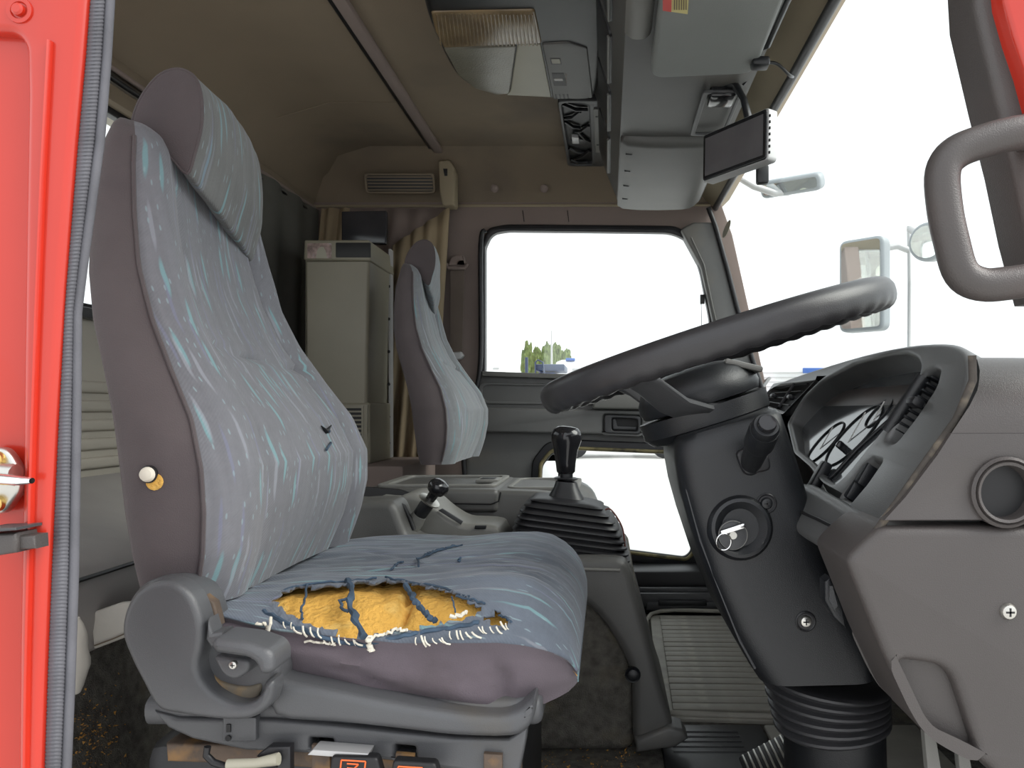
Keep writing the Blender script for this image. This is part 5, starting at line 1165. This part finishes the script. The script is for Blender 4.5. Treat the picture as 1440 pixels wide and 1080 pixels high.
for pts, m, dz in (([(773, 82), (788, 82), (790, 91), (775, 91)], 'black', .0035), ([(775, 83.5), (787, 83.5), (788.5, 89.5), (776.5, 89.5)], 'lens_pale', .0042), ([(776, 103), (793, 103), (797, 121), (779, 121)], 'black', .0036), ([(779, 111), (791, 111), (792, 114), (780, 114)], 'white_ink', .0044)):
    prism('switch', rnd(dn(pts, ZL - dz), 0.002), Vector((0, 0, ZL - dz)), FD, 0.002, M[m], pn, 0.0004)
for k in range(4): prism('vent_slot', dn([(780 + k * 5.6, 133), (782.5 + k * 5.6, 133), (784 + k * 5.6, 139), (781.5 + k * 5.6, 139)], ZL - .0034), Vector((0, 0, ZL - 0.0034)), FD, 0.001, M['black'], pn, 0)
for k in range(3): prism('printed_mark', dn([(795, 104 + k * 5), (796.5, 104 + k * 5), (797, 107 + k * 5), (795.4, 107 + k * 5)], ZL - .0034), Vector((0, 0, ZL - 0.0034)), FD, 0.001, M['ink'], pn, 0)
for x0 in (806, 812):
    tube('body_groove', [(down(x0, 62 + (x0 - 806) * 8, ZL)[1] + .012, down(x0, 62 + (x0 - 806) * 8, ZL)[0] + .0, ZL + .004), (down(x0 + 26, 40 + (x0 - 806) * 8, ZL)[1], down(x0 + 26, 40 + (x0 - 806) * 8, ZL)[0], ZL + .004)], 0.004, M['black'], lp, 6)
# radio cradle
cr_ = thing('radio_cradle', 'empty ribbed radio cradle under the headliner beside the shelf', 'cradle')
ZC = 1.405
ol = rnd([(1.985, -0.125), (2.52, -0.125), (2.52, -0.005), (1.985, -0.005)], 0.02)
prism('cradle_base', ol, Vector((0, 0, ZC + 0.012)), FD, 0.035, M['plastic_dark'], cr_, 0.003)
plate('cradle_frame', ol, [rnd([(2.0, -0.116), (2.505, -0.116), (2.505, -0.045), (2.0, -0.045)], 0.02)], Vector((0, 0, ZC)), FD, 0.014, M['plastic_mid'], cr_, 0.003)
for k, (xa, ya, xb_, yb) in enumerate(((-.114, 2.02, -.05, 2.06), (-.114, 2.12, -.07, 2.07), (-.114, 2.14, -.075, 2.19), (-.05, 2.17, -.09, 2.22), (-.114, 2.36, -.07, 2.40), (-.05, 2.38, -.10, 2.46), (-.114, 2.47, -.06, 2.49), (-.08, 2.22, -.05, 2.30))):
    tube('lattice_rib', [(xa, ya, ZC + .006), ((xa + xb_) / 2, (ya + yb) / 2 + .012, ZC + .004), (xb_, yb, ZC + .006)], 0.005, M['plastic_dark'], cr_, 6)
lathe('round_boss', [(0.024, 0), (0.022, 0.008), (0.012, 0.010)], (-.082, 2.30, ZC + .012), (0, 0, -1), M['plastic_dark'], cr_, 20)
rbox('metal_strip', (-0.026, 2.20, ZC - .003), (0.016, 0.34, 0.003), M['plastic_light'], cr_, 0.001)
for y in (2.08, 2.30): lathe('strip_hole', [(0.004, 0), (0.004, 0.001)], (-.026, y, ZC - .0045), (0, 0, -1), M['black'], cr_, 12)
rbox('clip_block', (-0.09, 2.26, ZC - .001), (0.02, 0.05, 0.012), M['steel'], cr_, 0.002)
# monitor
mo = thing('monitor', 'small black flat monitor hanging from the overhead shelf', 'monitor')
RT = Vector((.289, 1.40, 1.163)); LT = Vector((.1925, 1.546, 1.163)); RB = W(1092, 228, 1.385); 
u_ = (RT - LT).normalized(); n_ = Vector((-0.80, -0.55, 0.02)).normalized(); u_ = (u_ - n_ * u_.dot(n_)).normalized(); v_ = n_.cross(u_); v_ = v_ if v_.z > 0 else -v_
ctr = (RT + LT) / 2 - v_ * 0.047 ; MF = (u_, v_, u_.cross(v_))
if MF[2].dot(n_) < 0: MF = (-u_, v_, (-u_).cross(v_))
wM = (RT - LT).length
prism('monitor_case', rnd(R2(wM, 0.095), 0.008), ctr, MF, 0.022, M['steel'], mo, 0.003)
prism('bezel', rnd(R2(wM - .006, 0.090), 0.006), ctr + MF[2] * 0.003, MF, 0.01, M['gloss_black'], mo, 0.002)
prism('screen', R2(wM - .020, 0.074), ctr + MF[2] * 0.0036, MF, 0.002, mat('dusty_monitor_screen', (0.115, 0.11, 0.115), 0.3, 0.15, 14), mo, 0)
for k in range(7): rbox('side_slot', RT - v_ * (0.015 + 0.011 * k) - MF[2] * 0.004 + MF[0] * (0.0 if (RT - ctr).dot(MF[0]) < 0 else 0.001), (0.004, 0.005, 0.002), M['black'], mo, 0.0005, MF)
rbox('lower_bracket', W(1072, 246, 1.46), (0.022, 0.02, 0.035), M['plastic_dark'], mo, 0.004)
tube('bracket_arm', [W(1012, 118, 1.52), W(1035, 122, 1.50), W(1046, 140, 1.49), W(1052, 165, 1.475), W(1054, 185, 1.47)], [0.011, 0.010, 0.008, 0.009, 0.008], M['plastic_dark'], mo, 10, flat=(1.2, .8))
rbox('arm_mount', (0.225, 1.535, 1.236), (0.05, 0.06, 0.024), M['gloss_black'], mo, 0.006)
cb_ = tube('monitor_cable', smooth2([Vector(p) for p in [(0.262, 1.50, 1.245), (0.285, 1.46, 1.262), (0.315, 1.46, 1.268), (0.345, 1.48, 1.255), (0.362, 1.52, 1.268)]], 6, False), 0.003, M['plastic_dark'], None, 8); tag(cb_, 'thin dark cable looping from the monitor bracket to the header', 'cable')
# round sticker on the windscreen
stk = lathe('windscreen_sticker', [(0.030, 0.0), (0.030, 0.001)], W(1022, 322, 2.50), (-0.9, -0.2, 0.3), M['lens_pale'], None, 28, 0.9); tag(stk, 'small round pale sticker on the far windscreen corner', 'sticker')
# ================================================================ outside
def mirror(name, label, c, w, h, nrm, arm, rnd_=0.03, circ_=False):
    t = thing(name, label, 'mirror', 'outside mirrors of the truck'); fr_ = frame(Vector(nrm)); c = Vector(c)
    if circ_: ol = [(w / 2 * math.cos(a * math.pi / 16), h / 2 * math.sin(a * math.pi / 16)) for a in range(32)]
    else: ol = rnd(R2(w, h), rnd_)
    prism('housing', [Vector(q) for q in ol][::-1] if False else ol, c, fr_, 0.05, M['mirror_case'], t, 0.012, 4)
    ol2 = inset2([Vector(q) for q in ol], 0.012); prism('mirror_glass', ol2, c + fr_[2] * 0.002, fr_, 0.004, M['mirror'], t, 0)
    tube('mirror_arm', arm, 0.012, M['steel'], t, 10); return t
mirror('side_mirror', 'tall rectangular mirror outside the far windscreen corner', W(1210, 400, 2.76), 0.17, 0.33, (-0.75, -0.75, 0), [W(1240, 350, 2.8), W(1262, 346, 2.8), W(1278, 352, 2.8)])
mirror('round_mirror', 'round kerb mirror outside ahead of the windscreen', W(1303, 340, 2.6), 0.13, 0.13, (-0.7, -0.7, -0.1), [W(1292, 330, 2.66), W(1279, 322, 2.7)], circ_=True)
mirror('overhead_mirror', 'flat overhead mirror outside the top of the far pillar', W(1110, 262, 2.72), 0.22, 0.06, (-0.5, -0.75, -0.35), [W(1110, 270, 2.76), W(1090, 272, 2.74), W(1060, 262, 2.72), W(1040, 250, 2.70)], 0.025)
pl_ = tube('mirror_pole', [W(1278, 318, 2.8), W(1279, 400, 2.8), W(1278, 500, 2.8), Vector((0.77, 2.66, 0.60)), Vector((0.755, 2.64, 0.58))], 0.007, M['steel'], None, 10); tag(pl_, 'thin vertical pole carrying the outside mirrors', 'pole')
ax = tube('wiper_arm', [W(1055, 520, 2.62), W(1068, 540, 2.64), W(1082, 532, 2.60), W(1070, 548, 2.60)], 0.006, M['steel'], None, 8); tag(ax, 'short grey wiper arm below the far windscreen corner', 'wiper')
def box(name, lo, hi, m, par, b=0.05): return span(name, lo, hi, M[m], par, b)
# white lorry at the left of the window
G = -1.2
lo = thing('white_lorry', 'white box lorry nearest the passenger window edge', 'lorry')
box('cargo_box', (-5.6, 16.0, G + .9), (-2.05, 18.4, 2.0), 'white_paint', lo)
box('lorry_cab', (-2.0, 16.1, G + .5), (-1.62, 18.3, 1.35), 'white_paint', lo, 0.15)
for k in range(9): box('roof_marker', (-5.2 + k * .36, 15.985, 2.02 - k * 0.07), (-5.08 + k * .36, 16.0, 2.05 - k * .07), 'steel', lo, 0)
box('mirror_bar', (-1.66, 15.9, 1.0), (-1.60, 15.96, 1.7), 'navy', lo, 0.01)
box('added_wheel_screen', (-5.5, 15.9, G + .05), (-1.7, 15.99, G + .95), 'white_paint', lo, 0.01)  # white sheet added over the wheels to imitate overexposure
for x in (-4.8, -2.4): lathe('wheel', [(0.45, -.15), (0.48, 0), (0.45, .12), (0.2, .14)], (x, 16.05, G + .48), (0, -1, 0), M['black_rubber'], lo, 20)
bt_ = thing('blue_truck', 'low blue cab parked below the trees', 'truck')
box('cab_body', (-1.74, 19.0, G + .5), (-1.17, 20.6, 1.55), 'blue_paint', bt_, 0.12)
box('windscreen_band', (-1.74, 18.96, 1.58), (-1.02, 20.4, 1.74), 'navy', bt_, 0.03)
box('added_wheel_screen', (-1.72, 18.8, G + .05), (-1.17, 18.86, G + .6), 'white_paint', bt_, 0.01)  # added white sheet too, hides dark wheels as overexposure would
for x in (-1.5, -1.25): lathe('wheel', [(0.4, -.12), (0.42, 0), (0.4, .1)], (x, 19.0, G + .42), (0, -1, 0), M['black_rubber'], bt_, 18)
tube('mirror_loop', [(-1.72, 18.9, 1.50), (-1.72, 18.9, 1.78), (-1.66, 18.9, 1.84), (-1.54, 18.9, 1.78), (-1.50, 18.9, 1.5)], 0.02, M['navy'], bt_, 8)
wc = thing('white_coach', 'long white coach in the distance past the blue truck', 'coach')
box('coach_body', (-2.0, 29.6, G + .5), (3.0, 32.0, 2.55), 'white_paint', wc, 0.3)
box('window_band', (-1.3, 29.57, 2.12), (1.5, 29.6, 2.2), 'steel', wc, 0)
for k in range(6): box('side_vent', (-1.2 + k * .45, 29.57, 1.72), (-1.05 + k * .45, 29.6, 1.78), 'steel', wc, 0)
for x in (-1.55, .1, 1.75): box('roof_marker', (x, 29.6, 2.50), (x + .35, 29.9, 2.60), 'blue_paint', wc, 0.02)
for x in (-1.2, 2.2): lathe('wheel', [(0.5, -.1), (0.5, 0.05), (0.3, .1)], (x, 29.6, G + .5), (0, -1, 0), M['black_rubber'], wc, 18)
sh_ = thing('distant_shed', 'long white ribbed shed seen past the instrument hood', 'building')
box('shed_wall', (8.0, 44, G), (26, 52, 3.0), 'white_paint', sh_, 0.02)
for k in range(8): box('wall_rib', (8.0, 43.9, 0.9 + k * .26), (26, 44.0, 0.94 + k * .26), 'steel', sh_, 0)
box('blue_sign', (11.0, 43.8, 2.7), (12.4, 43.9, 3.0), 'blue_paint', sh_, 0.02)
pl2 = tube('lamp_post', [(-3.3, 47, G), (-3.3, 47, 5.4)], [0.09, 0.05], M['steel'], None, 8); tag(pl2, 'thin lamp post standing before the distant trees', 'lamp post')
names = ['leftmost round yellow-green tree in the distant row', 'low narrow tree second from the white lorry', 'widest dark green tree under the lamp post', 'dense green tree right of the lamp post', 'pale small tree at the coach end of the row']
for i, (px, py, hh, ww) in enumerate(((742, 494, 1.2, .5), (755, 497, 1.0, .42), (769, 494, 1.3, .5), (782, 494, 1.3, .5), (796, 499, .8, .42))):
    Yt = 62 + (i % 2) * 5; tr_ = thing('tree', names[i], 'tree', 'distant trees beyond the yard'); c0 = W(px, py, Yt)
    bm = bmesh.new(); bmesh.ops.create_icosphere(bm, subdivisions=4, radius=1)
    for v in bm.verts:
        n1 = noise.noise(v.co * 2.2 + Vector((i * 7, 0, 0))) * .35 + noise.noise(v.co * 6 + Vector((i, 3, 0))) * .22; co_ = v.co * (1 + n1); v.co = Vector((c0.x + co_.x * ww, c0.y + co_.y * ww, c0.z - hh * .8 + co_.z * hh * 1.3))
    me = bpy.data.meshes.new('crown'); bm.to_mesh(me); bm.free(); me.materials.append(M['leaf']); clean(bpy.data.objects.new('crown', me), tr_)
    tube('trunk', [(c0.x, c0.y, G), (c0.x, c0.y, c0.z - hh)], [0.2, 0.12], M['bark'], tr_, 8)
